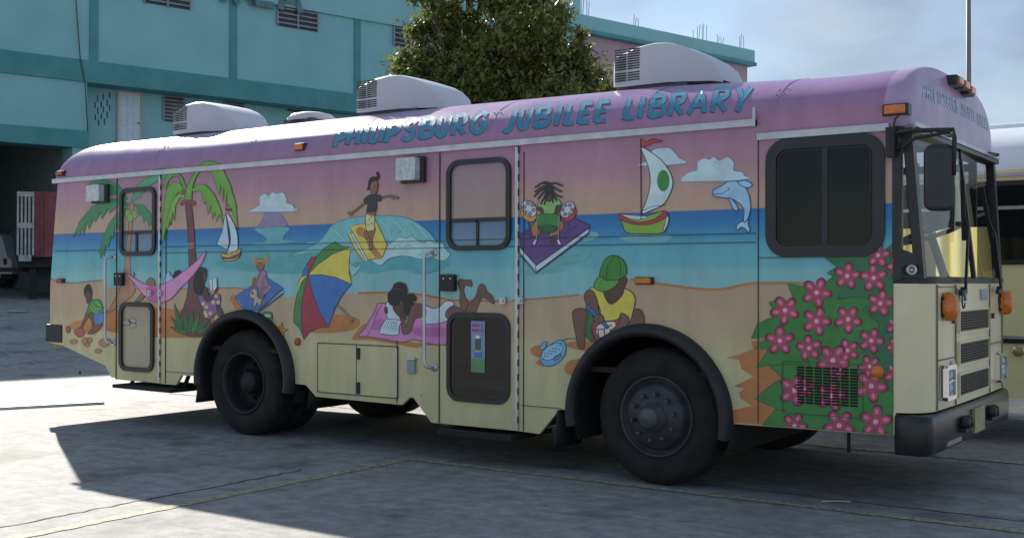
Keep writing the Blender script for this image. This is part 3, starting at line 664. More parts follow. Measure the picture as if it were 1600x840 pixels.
# entry door frame on the far side
m = MB()
for x in (-3.08, -2.62, -2.16): m.box(x - .03, x + .03, 2.40, 2.44, .5, 2.48)
for z in (.5, 1.15, 2.42): m.box(-3.08, -2.16, 2.40, 2.44, z - .03, z + .03)
m.build('entry_door', BLK2, BUS)
MB().box(-3.05, -2.19, 2.418, 2.424, 1.18, 2.4).build('entry_glass', GLASS, BUS)
cur = MB().grid([[(-3.04 + 1.05 * i / 40, 2.345 + .012 * math.sin(i * 1.1), z) for i in range(41)] for z in (1.0, 1.4, 1.93)]).build('stand_in_curtain', leaf_like('stand_in_yellow', (.88, .70, .28, 1)), BUS)  # added translucent sheet, stands in for unidentified sunlit yellow behind the windscreen
# wipers
for y, s, tip in ((.78, -1, (-1.86, .80)), (1.90, -1, (-1.87, 1.52))):
    p0 = Vector((-1.84, y, 1.43)); tz = Vector((-1.925, y + (.28 if y < 1 else -.25), 2.2))
    m = MB(); m.lathe([(0, .03), (.022, .025), (.026, 0)], p0 + Vector((-.03, 0, 0)), (1, 0, 0), 12); m.bar(p0, p0.lerp(tz, .55) + Vector((.03, 0, 0)), .028, .016, (1, 0, 0)); m.bar(p0.lerp(tz, .53) + Vector((.03, 0, 0)), p0.lerp(tz, .72), .016, .012, (1, 0, 0))
    m.bar(p0 + Vector((0, -.14, -.02)), p0 + Vector((0, .0, 0)), .03, .025, (1, 0, 0))
    wo_ = m.build('wiper_arm', BLACK, BUS)
    k = MB(); k.bar(p0.lerp(tz, .45), tz, .014, .03, (1, 0, 0)); k.build('wiper_blade', BLACK, wo_)
    k = MB(); k.tube([p0 + Vector((0.01, -.10 + .04 * math.cos(t), -.07 + .05 * math.sin(t))) for t in np.linspace(0, 6, 12)], .005, 6); k.build('washer_hose', BLACK, wo_)
# mirror
arm = MB(); c = onY(1412, 222, -.02)
arm.box(-2.13, -2.075, -.06, .0, 2.28, 2.47); 
hd = onY(1466, 278, -.16); top = onY(1482, 228, -.16)
arm.tube([(-2.09, -.03, 2.42), (-2.02, -.10, 2.43), (-1.93, -.15, 2.425), (top.x + .03, -.16, 2.41), (top.x + .035, -.16, 2.36), (top.x + .03, -.16, top.z - .18)], .014, 8)
arm.tube([(-2.09, -.03, 2.33), (-2.0, -.10, 2.335), (-1.93, -.14, 2.375), (top.x + .01, -.16, 2.40)], .011, 8)
arm.tube([(-2.04, -.07, 2.42), (-2.04, -.07, 2.335)], .01, 6)
mr = arm.build('mirror_arm', BLACK, BUS)
hw, hh = .098, .205
mbk = MB(); rows = []
for d, k in ((.0, .86), (.03, .97), (.07, 1.0), (.085, .98), (.087, .90)):
    rr = rrect(-hw * k, hw * k, -hh * (k * .5 + .5) * k, hh * (k * .5 + .5) * k, .05 * k, 5)
    rows.append([(u * .88 + 0, d, v) for u, v in rr])
mbk.grid(rows, close=True); o_ = len(mbk.v)
for rw in (rows[0], rows[-1]): mbk.add(rw, [list(range(len(rw)))])
rt = Matrix.Rotation(math.radians(28), 3, 'Z')
mbk.v = [tuple(hd + rt @ Vector((x, -(y - .04), z))) for x, y, z in mbk.v]
# turn so the back of the housing faces forward (towards the camera), glass to the driver
mbk.v = [(x, y, z) for x, y, z in mbk.v]
mbk.build('mirror_head', BLK2, mr)
# lamp cable, corner block
MB().tube([skin(1404, 180, .03), skin(1399, 186, .04), skin(1397, 195, .04), skin(1398, 208, .04)], .006, 6).build('lamp_cable', BLACK, BUS)
# brow lamp cluster
for y, z in ((1.02, 2.905), (1.20, 2.90), (1.38, 2.885)):
    o = MB().box(-2.03, -1.93, y - .085, y + .085, z - .035, z + .035).build('brow_lamp', BLK2, capo, .01); MB().box(-1.935, -1.915, y - .06, y + .06, z - .025, z + .025).build('lens', AMBER, o, .006)

# ------------------------------------------------------------------ roof-top units
def ac_unit(pl, pr, label):
    """pl, pr: pixel columns of the rear and front ends of the hood"""
    Yc = .62; a = onY(pl, 200, .72).x; b = onY(pr, 200, .95).x; L = b - a
    z0 = roofz(.75, (a + b) / 2) - .005
    t = thing('air_conditioner', ((a + b) / 2, 1.1, z0), label, 'air conditioner', 'rooftop air conditioners')
    sec = []   # (fraction, height, half width)
    for fr, h, w, dz in ((0, .10, .30, .08), (.012, .22, .33, .05), (.03, .29, .345, .035), (.2, .335, .355, .03), (.22, .345, .36, .03), (.42, .365, .36, .03), (.55, .355, .355, .03), (.7, .305, .34, .025), (.82, .245, .31, .02), (.92, .17, .27, .02), (.975, .09, .23, .015), (1.0, .03, .2, .01)):
        half = [(1, 0), (1.0, .35), (.998, .7), (.99, .88), (.97, .95), (.92, .985), (.75, 1.0), (.4, 1.01)]
        cs_ = [(-q, zz) for q, zz in half] + [(0, 1.015)] + [(q, zz) for q, zz in half[::-1]]
        row = [(a + L * fr, 1.05 + w * q, z0 + dz + (h - dz) * zz) for q, zz in cs_]
        sec.append(row)
    sh = MB().grid(sec); sh.add(sec[0], [list(range(17))]); s = sh.build('hood', WHITEP, t)
    e = s.modifiers.new('e', 'EDGE_SPLIT'); e.split_angle = math.radians(38)
    MB().box(a + .05, b - .25, .72, 1.38, z0 - .06, z0 + .034).build('base', mat('unit_base', (.1, .1, .11, 1), .6), t)
    for k in range(13):
        z = z0 + .075 + k * .0195 + (.014 if k > 3 else 0)
        for f0, f1 in ((.035, .155), (.165, .29)):
            MB().box(a + L * f0 + .006, a + L * f1, .6870, .6935, z, z + .0105).build('louvre', BLK2, t)
    return t
ac_unit(270, 386, 'white rooftop air conditioner nearest the rear of the library bus')
ac_unit(556, 708, 'white rooftop air conditioner above the middle of the library bus')
ac_unit(957, 1138, 'white rooftop air conditioner nearest the front of the library bus')
p = onY(493, 185, .9); z0 = roofz(.8, p.x)
t = thing('roof_vent', (p.x, .85, z0), 'low white roof vent between the rear and middle air conditioners', 'roof vent')
MB().lathe([(.24, .0), (.25, .03), (.2, .07), (.12, .09), (0, .095)], (p.x, .85, z0 + .01), (0, 0, 1), 24).build('cover', WHITEP, t)
MB().box(p.x - .2, p.x + .2, .65, 1.05, z0 - .05, z0 + .02).build('curb', MATS['unit_base'], t)
# ------------------------------------------------------------------ painted mural (flat print on the flank)
def paint_mat():
    m = bpy.data.materials.new('mural_figures'); m.use_nodes = True; t = m.node_tree; b = t.nodes['Principled BSDF']
    a = _n(t, 'ShaderNodeVertexColor', layer_name='Col'); x = _n(t, 'ShaderNodeTexCoord'); z = _n(t, 'ShaderNodeTexNoise'); z.inputs['Scale'].default_value = 9; z.inputs['Detail'].default_value = 5
    mr = _n(t, 'ShaderNodeMapRange'); mr.inputs[1].default_value = .3; mr.inputs[2].default_value = .7; mr.inputs[3].default_value = .86; mr.inputs[4].default_value = 1.1
    s = _n(t, 'ShaderNodeVectorMath', operation='SCALE')
    t.links.new(x.outputs['Object'], z.inputs['Vector']); t.links.new(z.outputs['Fac'], mr.inputs[0]); t.links.new(a.outputs[0], s.inputs[0]); t.links.new(mr.outputs[0], s.inputs['Scale'])
    t.links.new(s.outputs[0], b.inputs['Base Color']); b.inputs['Roughness'].default_value = .32
    return m
PAINT = paint_mat()
INK = (38, 34, 44)
def catmull(p, closed=True, n=4):
    out = []; N = len(p)
    for i in range(N if closed else N - 1):
        g = (lambda j: p[j % N]) if closed else (lambda j: p[max(0, min(N - 1, j))])
        a, b, c, d = g(i - 1), g(i), g(i + 1), g(i + 2)
        for k in range(n):
            t = k / n
            out.append(tuple(.5 * (2 * b[q] + (c[q] - a[q]) * t + (2 * a[q] - 5 * b[q] + 4 * c[q] - d[q]) * t * t + (3 * b[q] - a[q] - 3 * c[q] + d[q]) * t ** 3) for q in (0, 1)))
    if not closed: out.append(p[-1])
    return out
CROPS = dict(a=(60, 230, 3.653), b=(60, 430, 3.653), c=(330, 260, 4.2), d=(330, 370, 4.2), e=(520, 250, 4.94), f=(540, 400, 3.818), g=(780, 190, 3.112), h=(800, 370, 3.654),
             i=(1130, 370, 2.624), j=(800, 270, 4.943), k=(250, 390, 5.6), l=(85, 420, 5.25), m=(95, 240, 4.2), n=(560, 430, 6.667), p=(1100, 300, 5.0), x=(0, 0, 1.0), y=(440, 180, 4.0))
class Dec:
    def __init__(s, name, base=0, parent=None): s.name = name; s.off = .0032 + base * .0006; s.v = []; s.f = []; s.col = []; s.parent = parent; s.cl = None
    def px(s, crop, pts):
        o = CROPS[crop]; r = [(o[0] + pts[i] / o[2], o[1] + pts[i + 1] / o[2]) for i in range(0, len(pts), 2)]
        if s.cl: r = [(max(s.cl[0], min(s.cl[1], a)), max(s.cl[2], min(s.cl[3](a) if callable(s.cl[3]) else s.cl[3], b))) for a, b in r]
        return r
    def put(s, pts, faces, col):
        o = len(s.v); s.v += [tuple(skin(a, b, s.off)) for a, b in pts]
        for f in faces: s.f.append([i + o for i in f]); s.col.append(C(*col))
        s.off += .0001
    def ribbon(s, P, w, col, closed, taper=False):
        N = len(P); L = []; 
        for i in range(N):
            a = P[(i - 1) % N] if closed or i else P[0]; b = P[(i + 1) % N] if closed or i < N - 1 else P[-1]
            dx, dy = b[0] - a[0], b[1] - a[1]; l = math.hypot(dx, dy) or 1; ww = w * (1 - i / (N - 1) * .85) if taper else w
            L += [(P[i][0] - dy / l * ww / 2, P[i][1] + dx / l * ww / 2), (P[i][0] + dy / l * ww / 2, P[i][1] - dx / l * ww / 2)]
        s.put(L, [(2 * i, 2 * i + 1, (2 * i + 3) % (2 * N), (2 * i + 2) % (2 * N)) for i in range(N if closed else N - 1)], col)
    def P(s, crop, pts, col, o=.9, oc=INK, sm=True, n=4):
        p = s.px(crop, pts)
        if sm: p = catmull(p, True, n)
        if s.cl: p = s.px('x', [q for a in p for q in a])
        s.put(p, [tuple(t) for t in tessellate_polygon([[Vector((a, b, 0)) for a, b in p]])], col)
        if o: s.ribbon(p, o, oc, True)
        return s
    def L(s, crop, pts, w, col=INK, sm=True, taper=False):
        p = s.px(crop, pts)
        if sm and len(p) > 2: p = catmull(p, False, 4)
        s.ribbon(p, w, col, False, taper); return s
    def E(s, crop, cx, cy, rx, ry, col, o=.9, oc=INK, rot=0, n=20):
        r = math.radians(rot); pts = []
        for i in range(n):
            t = 2 * math.pi * i / n; a, b = rx * math.cos(t), ry * math.sin(t); pts += [cx + a * math.cos(r) - b * math.sin(r), cy + a * math.sin(r) + b * math.cos(r)]
        return s.P(crop, pts, col, o, oc, False)
    def build(s, parent=None):
        me = bpy.data.meshes.new(s.name); me.from_pydata(s.v, [], s.f); me.materials.append(PAINT)
        a = me.color_attributes.new('Col', 'FLOAT_COLOR', 'CORNER')
        a.data.foreach_set('color', [c for f, k in zip(s.f, s.col) for _ in f for c in k]); me.update()
        o = bpy.data.objects.new(s.name, me); SC.collection.objects.link(o); adopt(o, parent or BUS); return o
ORG = (178, 110, 48); SK = (112, 78, 66); SKL = (140, 98, 70); SKD = (84, 60, 56); HAIR = (34, 28, 34)
# background washes: sand shade, shallows, horizon details
PATCH = [0]
def sp(*a, **k):
    d = Dec('painted_sand_patch', 0); PATCH[0] += 1; d.off -= .0010; d.off += PATCH[0] * .00008; d.cl = k.pop('cl', None); d.P(*a, **k); d.build()
sp('k', [-80, 520, 60, 515, 190, 525, 330, 540, 470, 590, 430, 700, 380, 765, 200, 770, 0, 765, -80, 740], ORG, 0)
sp('l', [425, 338, 560, 330, 760, 325, 900, 330, 945, 440, 945, 560, 760, 548, 560, 528, 420, 500, 400, 420], ORG, 0)
sp('l', [130, 465, 160, 430, 220, 422, 300, 395, 395, 400, 395, 480, 330, 530, 240, 530, 160, 500], (186, 120, 58), 0)
sp('d', [560, 560, 700, 520, 840, 508, 950, 530, 972, 570, 920, 610, 780, 628, 640, 620], ORG, 0)
sp('f', [40, 485, 120, 400, 200, 480, 440, 520, 430, 545, 330, 530, 150, 500, 60, 500], ORG, 0)
sp('f', [430, 515, 612, 520, 612, 533, 480, 528], ORG, 0)
sp('h', [105, 640, 160, 615, 220, 640, 220, 690, 130, 680], ORG, 0)
sp('h', [135, 715, 170, 695, 240, 700, 240, 735, 160, 733], ORG, 0)
sp('h', [310, 612, 350, 597, 450, 595, 480, 600, 440, 650, 330, 630], ORG, 0)
sp('h', [300, 740, 330, 705, 400, 690, 420, 650, 380, 770, 330, 785, 305, 770], ORG, 0)
CLP = (900, 1395.3, 300, lambda a: 659.5 + (a - 1143) * .073)
sp('i', [10, 495, 70, 480, 125, 458, 115, 430, 185, 412, 260, 560, 220, 700, 175, 790, 38, 790, 38, 710, 118, 690, 70, 660, 66, 637, 85, 620, 42, 612, 125, 572, 75, 540, 66, 502], ORG, 0, sm=False, cl=CLP)
for i0, i1, w, c in ((13, 19, 3.2, (176, 108, 50)), (19, 22, 2.0, (170, 100, 60)), (23, 31, 3.4, (176, 112, 50)), (0, 5, 1.2, (110, 90, 70)), (6, 12, 1.6, (150, 105, 70))):
    d = Dec('painted_shoreline', 0); d.L('x', [q for a in SAND[i0:i1] for q in a], w, c); d.build()
def sh(*a):
    d = Dec('painted_shallows', 0); d.P(*a); d.build()
sh('c', [20, 630, 130, 670, 400, 700, 620, 690, 700, 560, 500, 560, 200, 600], (72, 158, 165), 0)
sh('h', [40, 150, 200, 120, 440, 90, 400, 140, 250, 165, 300, 190, 130, 215, 45, 210], (88, 165, 162), 0)
sh('j', [560, 470, 640, 455, 670, 490, 560, 530], (105, 170, 170), 0)
sh('g', [590, 560, 700, 545, 840, 555, 780, 590, 620, 580], (95, 165, 175), 0)
sh('c', [290, 405, 505, 400, 480, 450, 475, 480, 560, 492, 330, 520, 270, 505, 360, 490, 350, 460], (88, 165, 172), 0)

d = Dec('painted_volcano_island', 1)
d.P('c', [298, 402, 330, 360, 355, 300, 375, 298, 440, 305, 470, 335, 495, 390, 400, 395], (132, 122, 160), .7, (100, 90, 140))
d.build()
def cloud(name, crop, pts, arcs):
    d = Dec(name, 2); d.P(crop, pts, (176, 200, 214), .7, (110, 140, 175), n=5)
    for a in arcs: d.L(crop, a, .7, (110, 140, 175))
    d.build()
cloud('painted_cloud', 'c', [248, 296, 285, 272, 318, 250, 318, 205, 350, 178, 380, 192, 400, 170, 430, 178, 470, 172, 492, 205, 495, 238, 530, 250, 545, 272, 572, 278, 540, 294, 400, 298], [[362, 190, 380, 205, 392, 200]])
cloud('painted_cloud', 'g', [675, 212, 720, 190, 735, 150, 765, 132, 795, 128, 830, 130, 860, 160, 880, 180, 915, 198, 860, 208, 770, 213], [])
cloud('painted_cloud', 'g', [883, 290, 915, 250, 960, 235, 965, 195, 1000, 178, 1020, 185, 1045, 172, 1070, 190, 1110, 172, 1140, 200, 1140, 238, 1180, 245, 1195, 265, 1220, 275, 1130, 288, 980, 290], [[1045, 190, 1070, 205, 1085, 195]])
# wave
d = Dec('painted_wave', 1)
W_ = (104, 178, 182)
d.P('e', [-330, 740, -120, 640, 0, 500, 130, 450, 300, 430, 450, 430, 580, 450, 690, 510, 760, 575, 800, 640, 780, 700, 430, 760, 200, 840, 60, 850, -100, 720], W_, 1, (40, 120, 150))
for a in ([360, 460, 420, 530, 450, 610], [450, 450, 520, 520, 560, 580], [540, 460, 620, 540, 640, 590], [630, 490, 700, 560, 730, 610], [-20, 520, 40, 570, 100, 640], [-200, 640, -100, 640, -20, 690]): d.L('e', a, .9, (150, 205, 205))
d.P('e', [290, 770, 370, 810, 430, 760, 520, 740, 600, 745, 700, 770, 760, 745, 820, 775, 870, 770, 905, 725, 870, 690, 850, 645, 810, 640, 780, 640, 740, 615, 700, 640, 650, 615, 610, 590, 560, 605, 510, 590, 470, 625, 420, 660, 380, 740], (160, 200, 200), .9, (70, 130, 150))
for a in ([470, 680, 500, 650, 540, 685], [540, 685, 580, 655, 640, 685], [650, 715, 670, 735, 700, 705], [440, 560, 460, 590], [480, 570, 530, 545]): d.L('e', a, .8, (80, 140, 160))
d.P('e', [140, 800, 190, 840, 300, 870, 520, 840, 700, 880, 900, 800, 760, 770, 600, 755, 450, 775, 370, 815, 290, 775], (72, 158, 170), 0)
d.P('c', [905, 640, 950, 660, 985, 640, 950, 700, 920, 712], (140, 190, 195), .7, (80, 140, 160))
d.build()
# palms
d = Dec('painted_far_palm', 1)
PG, PD = (44, 128, 82), (32, 84, 66)
d.P('m', [455, 330, 478, 330, 470, 480, 455, 640, 458, 760, 475, 840, 480, 920, 350, 1020, 300, 1040, 330, 1000, 395, 860, 415, 760, 425, 640, 445, 480], (165, 122, 92), .8)
for y in (715, 730, 745): d.L('m', [415, y, 458, y - 4], .8, (200, 150, 170))
def frond(d, crop, spine, tips, col, oc=PD, w=2.2, o=.8):
    p = list(spine); d.P(crop, p + tips, col, o, oc, sm=False)
frond(d, 'm', [440, 300, 380, 205, 300, 172, 220, 172, 160, 215], [178, 218, 190, 205, 185, 245, 215, 215, 222, 262, 260, 215, 330, 240, 320, 275, 360, 262, 400, 310], PG)
frond(d, 'm', [450, 330, 400, 300, 300, 300, 200, 350, 120, 450, 82, 550], [110, 515, 118, 545, 140, 490, 150, 530, 170, 450, 185, 495, 215, 420, 225, 450, 262, 385, 268, 430, 310, 360, 320, 390, 370, 345, 440, 345], PG)
frond(d, 'm', [440, 350, 370, 390, 320, 450, 280, 540, 252, 640, 262, 690], [275, 640, 284, 670, 295, 600, 312, 615, 330, 530, 340, 560, 355, 480, 375, 500, 390, 430, 440, 380], PG)
frond(d, 'm', [470, 330, 540, 335, 590, 390, 612, 470, 605, 520], [592, 450, 580, 480, 560, 430, 545, 460, 535, 400, 520, 410, 500, 360], PG)
frond(d, 'm', [460, 320, 490, 220, 560, 160, 645, 128, 700, 110], [700, 160, 650, 170, 600, 200, 560, 230, 580, 240, 520, 265, 530, 280, 490, 300], (70, 150, 110))
for cx, cy in ((440, 395), (482, 400), (455, 420)): d.E('m', cx, cy, 20, 28, (120, 165, 70), .6)
d.build()
d = Dec('painted_near_palm', 3)
TR = (108, 62, 66)
d.P('m', [820, 320, 850, 320, 866, 470, 885, 640, 893, 760], TR, 0)
d.P('m', [818, 320, 852, 320, 872, 480, 880, 620, 890, 760, 905, 860, 950, 1000, 985, 1160, 880, 1200, 790, 1170, 775, 1080, 815, 980, 838, 840, 838, 640, 830, 480], TR, .9)
for y in (592, 605, 620): d.L('m', [832, y, 874, y - 6], 1.0, (190, 140, 170))
NG, ND = (104, 158, 44), (36, 78, 30)
frond(d, 'm', [820, 250, 780, 195, 740, 185, 700, 220, 680, 300, 668, 430, 662, 580], [676, 560, 690, 480, 694, 530, 704, 420, 716, 470, 722, 370, 736, 410, 742, 300, 770, 250, 800, 260], NG, ND)
frond(d, 'm', [815, 270, 770, 262, 725, 320, 700, 420, 690, 500], [705, 480, 715, 420, 722, 470, 735, 380, 745, 440, 752, 340, 780, 290, 815, 290], (118, 168, 60), ND)
frond(d, 'm', [830, 240, 800, 160, 760, 110, 720, 110, 690, 150, 668, 230], [690, 230, 705, 180, 735, 150, 770, 150, 800, 220, 815, 260], (92, 150, 52), ND)
frond(d, 'm', [850, 240, 900, 200, 950, 205, 1010, 270, 1050, 370, 1080, 520], [1040, 400, 1020, 450, 1012, 380, 995, 430, 985, 340, 965, 400, 955, 310, 940, 330, 920, 240, 870, 250], NG, ND)
frond(d, 'm', [985, 112, 1060, 95, 1110, 200, 1150, 340, 1162, 500], [1140, 420, 1100, 330, 1092, 350, 1090, 220, 1082, 350, 1070, 210, 1062, 320, 1050, 200, 1038, 280, 1015, 200], NG, ND)
d.P('m', [820, 240, 860, 150, 890, 112, 920, 108, 890, 150, 862, 230, 858, 300, 838, 322, 815, 305], NG, .9, ND)
d.P('m', [780, 330, 800, 305, 850, 305, 885, 320, 870, 342, 845, 325, 815, 322, 795, 340], (140, 62, 50), .5)
d.E('m', 808, 250, 16, 16, (140, 70, 55), .5)
d.L('m', [905, 95, 935, 72, 975, 62, 1015, 66, 1060, 88], 6.5, NG); d.L('m', [905, 84, 935, 60, 975, 52, 1015, 56, 1060, 80], 1., ND)
d.L('m', [690, 108, 715, 97, 745, 100, 770, 112], 4, (96, 150, 60)); d.L('m', [600, 122, 640, 108, 690, 104], 4, (50, 120, 100))
d.build()
d = Dec('painted_agave', 5)
for tx, ty, bx in ((120, 460, 190), (90, 580, 200), (80, 672, 210), (215, 480, 230), (290, 520, 255), (350, 545, 285), (440, 590, 310), (430, 685, 320), (145, 718, 240)):
    dx, dy = tx - bx, ty - 720; l = math.hypot(dx, dy); nx, ny = -dy / l * 26, dx / l * 26
    d.P('k', [tx, ty, bx + dx * .3 + nx, 720 + dy * .3 + ny, bx + nx * .5, 722, bx - nx * .5, 726, bx + dx * .3 - nx, 720 + dy * .3 - ny], (40 + random.randint(-8, 14), 110 + random.randint(-12, 16), 62), .7, (18, 58, 36), sm=False)
d.build()
# hammock with reader
d = Dec('painted_hammock', 6)
d.P('l', [745, 130, 770, 80, 805, 78, 825, 125, 770, 180, 720, 250, 680, 270, 665, 262, 720, 190], SKL, .8)
d.P('l', [895, 110, 910, 60, 935, 20, 960, 60, 990, 95, 940, 130], (150, 180, 205), .7).P('k', [110, 240, 130, 195, 160, 178, 185, 200, 150, 235], HAIR, .6)
d.P('l', [575, 22, 620, 50, 680, 92, 760, 130, 850, 135, 945, 100, 1060, 20, 1160, -60, 1240, -150, 1215, -60, 1130, 60, 1040, 150, 960, 240, 880, 275, 800, 265, 720, 200, 650, 110], (205, 132, 182), 1, (110, 60, 100))
d.P('l', [760, 150, 840, 150, 850, 270, 800, 262, 760, 220], (190, 90, 160), 0)
d.L('l', [655, 65, 650, 25], 1.6, SKD)
d.build()
d = Dec('painted_reading_girl', 6)
d.P('k', [335, 390, 400, 370, 470, 400, 520, 390, 528, 450, 500, 540, 440, 600, 400, 595, 370, 520], (128, 88, 150), .8)
for x, y in ((378, 470), (405, 500), (465, 460), (395, 550), (440, 555), (490, 405), (510, 460), (405, 575)):
    for a in range(5): d.E('k', x + 11 * math.cos(a * 1.257), y + 11 * math.sin(a * 1.257), 7, 7, (210, 200, 110), 0, n=8)
d.P('k', [490, 480, 520, 500, 550, 560, 510, 580, 500, 540], SKD, .6)
d.P('k', [360, 370, 400, 330, 440, 420, 475, 380, 500, 330, 500, 350, 470, 400, 430, 450, 390, 430], SKD, .7)
d.P('k', [350, 180, 390, 165, 405, 220, 390, 280, 360, 300], SKD, .5)
d.P('k', [340, 160, 370, 155, 408, 180, 395, 210, 385, 190, 375, 250, 385, 350, 350, 400, 300, 360, 290, 310, 305, 230], HAIR, .6)
d.P('k', [425, 260, 458, 262, 462, 365, 435, 350], (176, 196, 214), .7, sm=False).P('k', [458, 262, 495, 242, 497, 330, 464, 366], (190, 206, 220), .7, sm=False)
d.build()
# child digging
d = Dec('painted_digging_child', 3)
d.P('l', [265, 370, 300, 350, 330, 400, 330, 470, 370, 440, 395, 450, 370, 490, 330, 528, 275, 528, 310, 480, 300, 420], SK, .7)
d.P('l', [270, 340, 300, 350, 260, 420, 230, 480, 205, 500, 190, 490, 215, 470, 240, 410], SK, .7)
d.P('l', [330, 360, 390, 345, 400, 420, 365, 455, 325, 430], (70, 125, 190), .7)
d.P('l', [290, 270, 320, 252, 370, 256, 400, 330, 395, 360, 330, 350, 270, 370, 275, 310], (50, 140, 60), .8)
for a in ([310, 280, 330, 320, 380, 330], [295, 310, 320, 345, 370, 350], [340, 265, 360, 290, 385, 300]): d.L('l', a, 1.1, (170, 185, 60))
d.P('l', [245, 200, 300, 200, 305, 235, 290, 275, 265, 280, 262, 250], SKD, .6)
d.P('l', [242, 170, 265, 128, 290, 135, 305, 180, 300, 215, 270, 180, 250, 215], HAIR, .5)
d.P('l', [165, 500, 190, 488, 235, 490, 240, 540, 205, 560, 165, 530], (180, 80, 70), .5)
d.build(); d = Dec('painted_ball', 3); d.E('l', 112, 495, 18, 30, (185, 50, 55), .6); d.build()
for x, y, rx, ry in ((155, 596, 32, 20), (250, 590, 30, 26), (285, 585, 24, 22), (265, 620, 24, 18), (405, 605, 44, 36), (440, 585, 20, 16), (355, 672, 28, 20)): d = Dec('painted_stone', 3); d.E('l', x, y, rx, ry, (165, 120, 82), .6, (110, 75, 55), n=9); d.build()
for x, y, rx, ry in ((592, 438, 36, 22), (640, 425, 32, 20), (642, 462, 28, 20)): d = Dec('painted_stone', 3); d.E('l', x, y, rx, ry, (165, 152, 142), .7); d.build()
# small sailing boat
d = Dec('painted_small_sailboat', 6)
d.P('c', [95, 305, 70, 430, 36, 510, 105, 545, 118, 500], (170, 192, 212), .9, sm=False).P('c', [98, 305, 130, 340, 165, 420, 175, 510, 160, 572, 105, 572, 125, 500, 122, 420], (182, 202, 218), .9)
d.P('c', [92, 270, 110, 278, 132, 275, 132, 290, 108, 292, 94, 288], (120, 40, 55), .5)
d.P('c', [68, 572, 110, 575, 150, 560, 192, 538, 188, 580, 165, 610, 100, 620, 78, 612], (200, 165, 75), 1).P('c', [74, 592, 120, 596, 188, 566, 184, 584, 150, 604, 80, 606], (145, 55, 45), .5)
d.build()
# girl on a flying book
d = Dec('painted_book_girl', 3)
d.P('k', [615, 420, 650, 395, 720, 500, 740, 540, 690, 560, 640, 480], ORG, 0)
d.P('k', [655, 410, 740, 525, 845, 550, 1080, 372, 1080, 350, 870, 530, 760, 520], (170, 195, 212), .9, sm=False)
d.P('k', [660, 405, 930, 240, 1078, 335, 850, 535, 745, 522], (50, 105, 175), 1, (24, 54, 110), sm=False)
d.L('k', [655, 420, 740, 530, 850, 560, 1078, 385], 1.6, (35, 80, 150), sm=False)
d.P('k', [880, 185, 925, 195, 940, 290, 980, 330, 930, 380, 880, 400, 860, 330, 840, 300], (150, 110, 165), .8)
for a in ([880, 200, 850, 260, 830, 340, 840, 400], [920, 220, 900, 300, 880, 380], [940, 330, 900, 340, 885, 470], [825, 240, 815, 310, 840, 300]): d.L('k', a, 4.2, SKL); 
d.P('k', [840, 100, 875, 90, 910, 100, 910, 150, 880, 190, 850, 165], SKL, .7)
for a in ([850, 90, 820, 60], [850, 95, 805, 90], [850, 105, 810, 120], [850, 115, 825, 140], [905, 90, 925, 30], [905, 95, 945, 45], [910, 100, 955, 75], [910, 105, 958, 100], [905, 115, 945, 140]): d.L('k', a, 1.7, (190, 140, 75))
d.P('k', [838, 100, 850, 80, 890, 75, 915, 95, 905, 110, 850, 112], (185, 120, 50), .6)
d.P('k', [790, 370, 820, 338, 850, 360, 850, 400, 880, 430, 930, 395, 890, 440, 880, 480, 865, 490, 850, 460, 830, 500, 815, 480, 820, 430, 785, 410], (190, 160, 135), .8)
d.E('k', 808, 380, 9, 12, HAIR, 0)
d.build()
d = Dec('painted_bucket', 3)
d.P('d', [332, 510, 362, 488, 398, 500, 400, 545, 380, 575, 345, 550], (70, 120, 60), .8).P('d', [345, 508, 375, 505, 395, 520, 365, 528], (170, 190, 180), .6).L('d', [395, 590, 415, 570, 412, 600], 1.2, (150, 40, 50))
d.build(); d = Dec('painted_starfish', 3)
p = []
for k in range(10):
    r = (52, 22)[k % 2]; t = -1.4 + k * math.pi / 5; p += [458 + r * math.cos(t) * .85, 615 + r * math.sin(t) * 1.1]
d.P('d', p, (200, 140, 40), 1, (110, 60, 20), n=3)
for x, y in ((448, 605), (465, 605)): d.E('d', x, y, 3, 4, INK, 0)
d.L('d', [445, 618, 457, 624, 468, 616], .7)
d.build()
# umbrella
d = Dec('painted_beach_umbrella', 4)
RD, YL, BL, GR = (160, 46, 70), (208, 190, 50), (46, 108, 180), (58, 132, 62)
d.L('d', [815, 435, 935, 550], 3, (60, 60, 66), sm=False); d.L('d', [815, 435, 935, 550], 1.2, (170, 160, 140), sm=False); d.L('d', [915, 562, 940, 545], 1)
cx, cy = 636, 248; oc = (30, 30, 60)
d.P('d', [cx, cy, 690, 130, 740, 75, 815, 30, 850, 60, 918, 68, 800, 110, 700, 180], GR, 1, oc, sm=False)
d.P('d', [cx, cy, 700, 180, 800, 110, 918, 68, 905, 150, 905, 230, 920, 310, 820, 265, 730, 248], YL, 1, oc, sm=False)
d.P('d', [cx, cy, 730, 248, 820, 265, 920, 310, 860, 380, 810, 470, 768, 590, 710, 490, 665, 370], BL, 1, oc, sm=False)
d.P('d', [cx, cy, 665, 370, 710, 490, 768, 590, 700, 595, 640, 625, 608, 672, 592, 560, 592, 450, 612, 340], RD, 1, oc, sm=False)
d.P('d', [cx, cy, 612, 340, 592, 450, 592, 560, 608, 672, 580, 600, 540, 555, 545, 470, 565, 370, 590, 300], GR, 1, oc, sm=False)
d.P('d', [cx, cy, 590, 300, 568, 365, 570, 300, 592, 262], YL, .9, oc, sm=False)
d.P('d', [cx, cy, 592, 262, 610, 210, 632, 170], BL, .9, oc, sm=False).P('d', [cx, cy, 632, 170, 660, 130, 690, 128], RD, .9, oc, sm=False)
d.build()
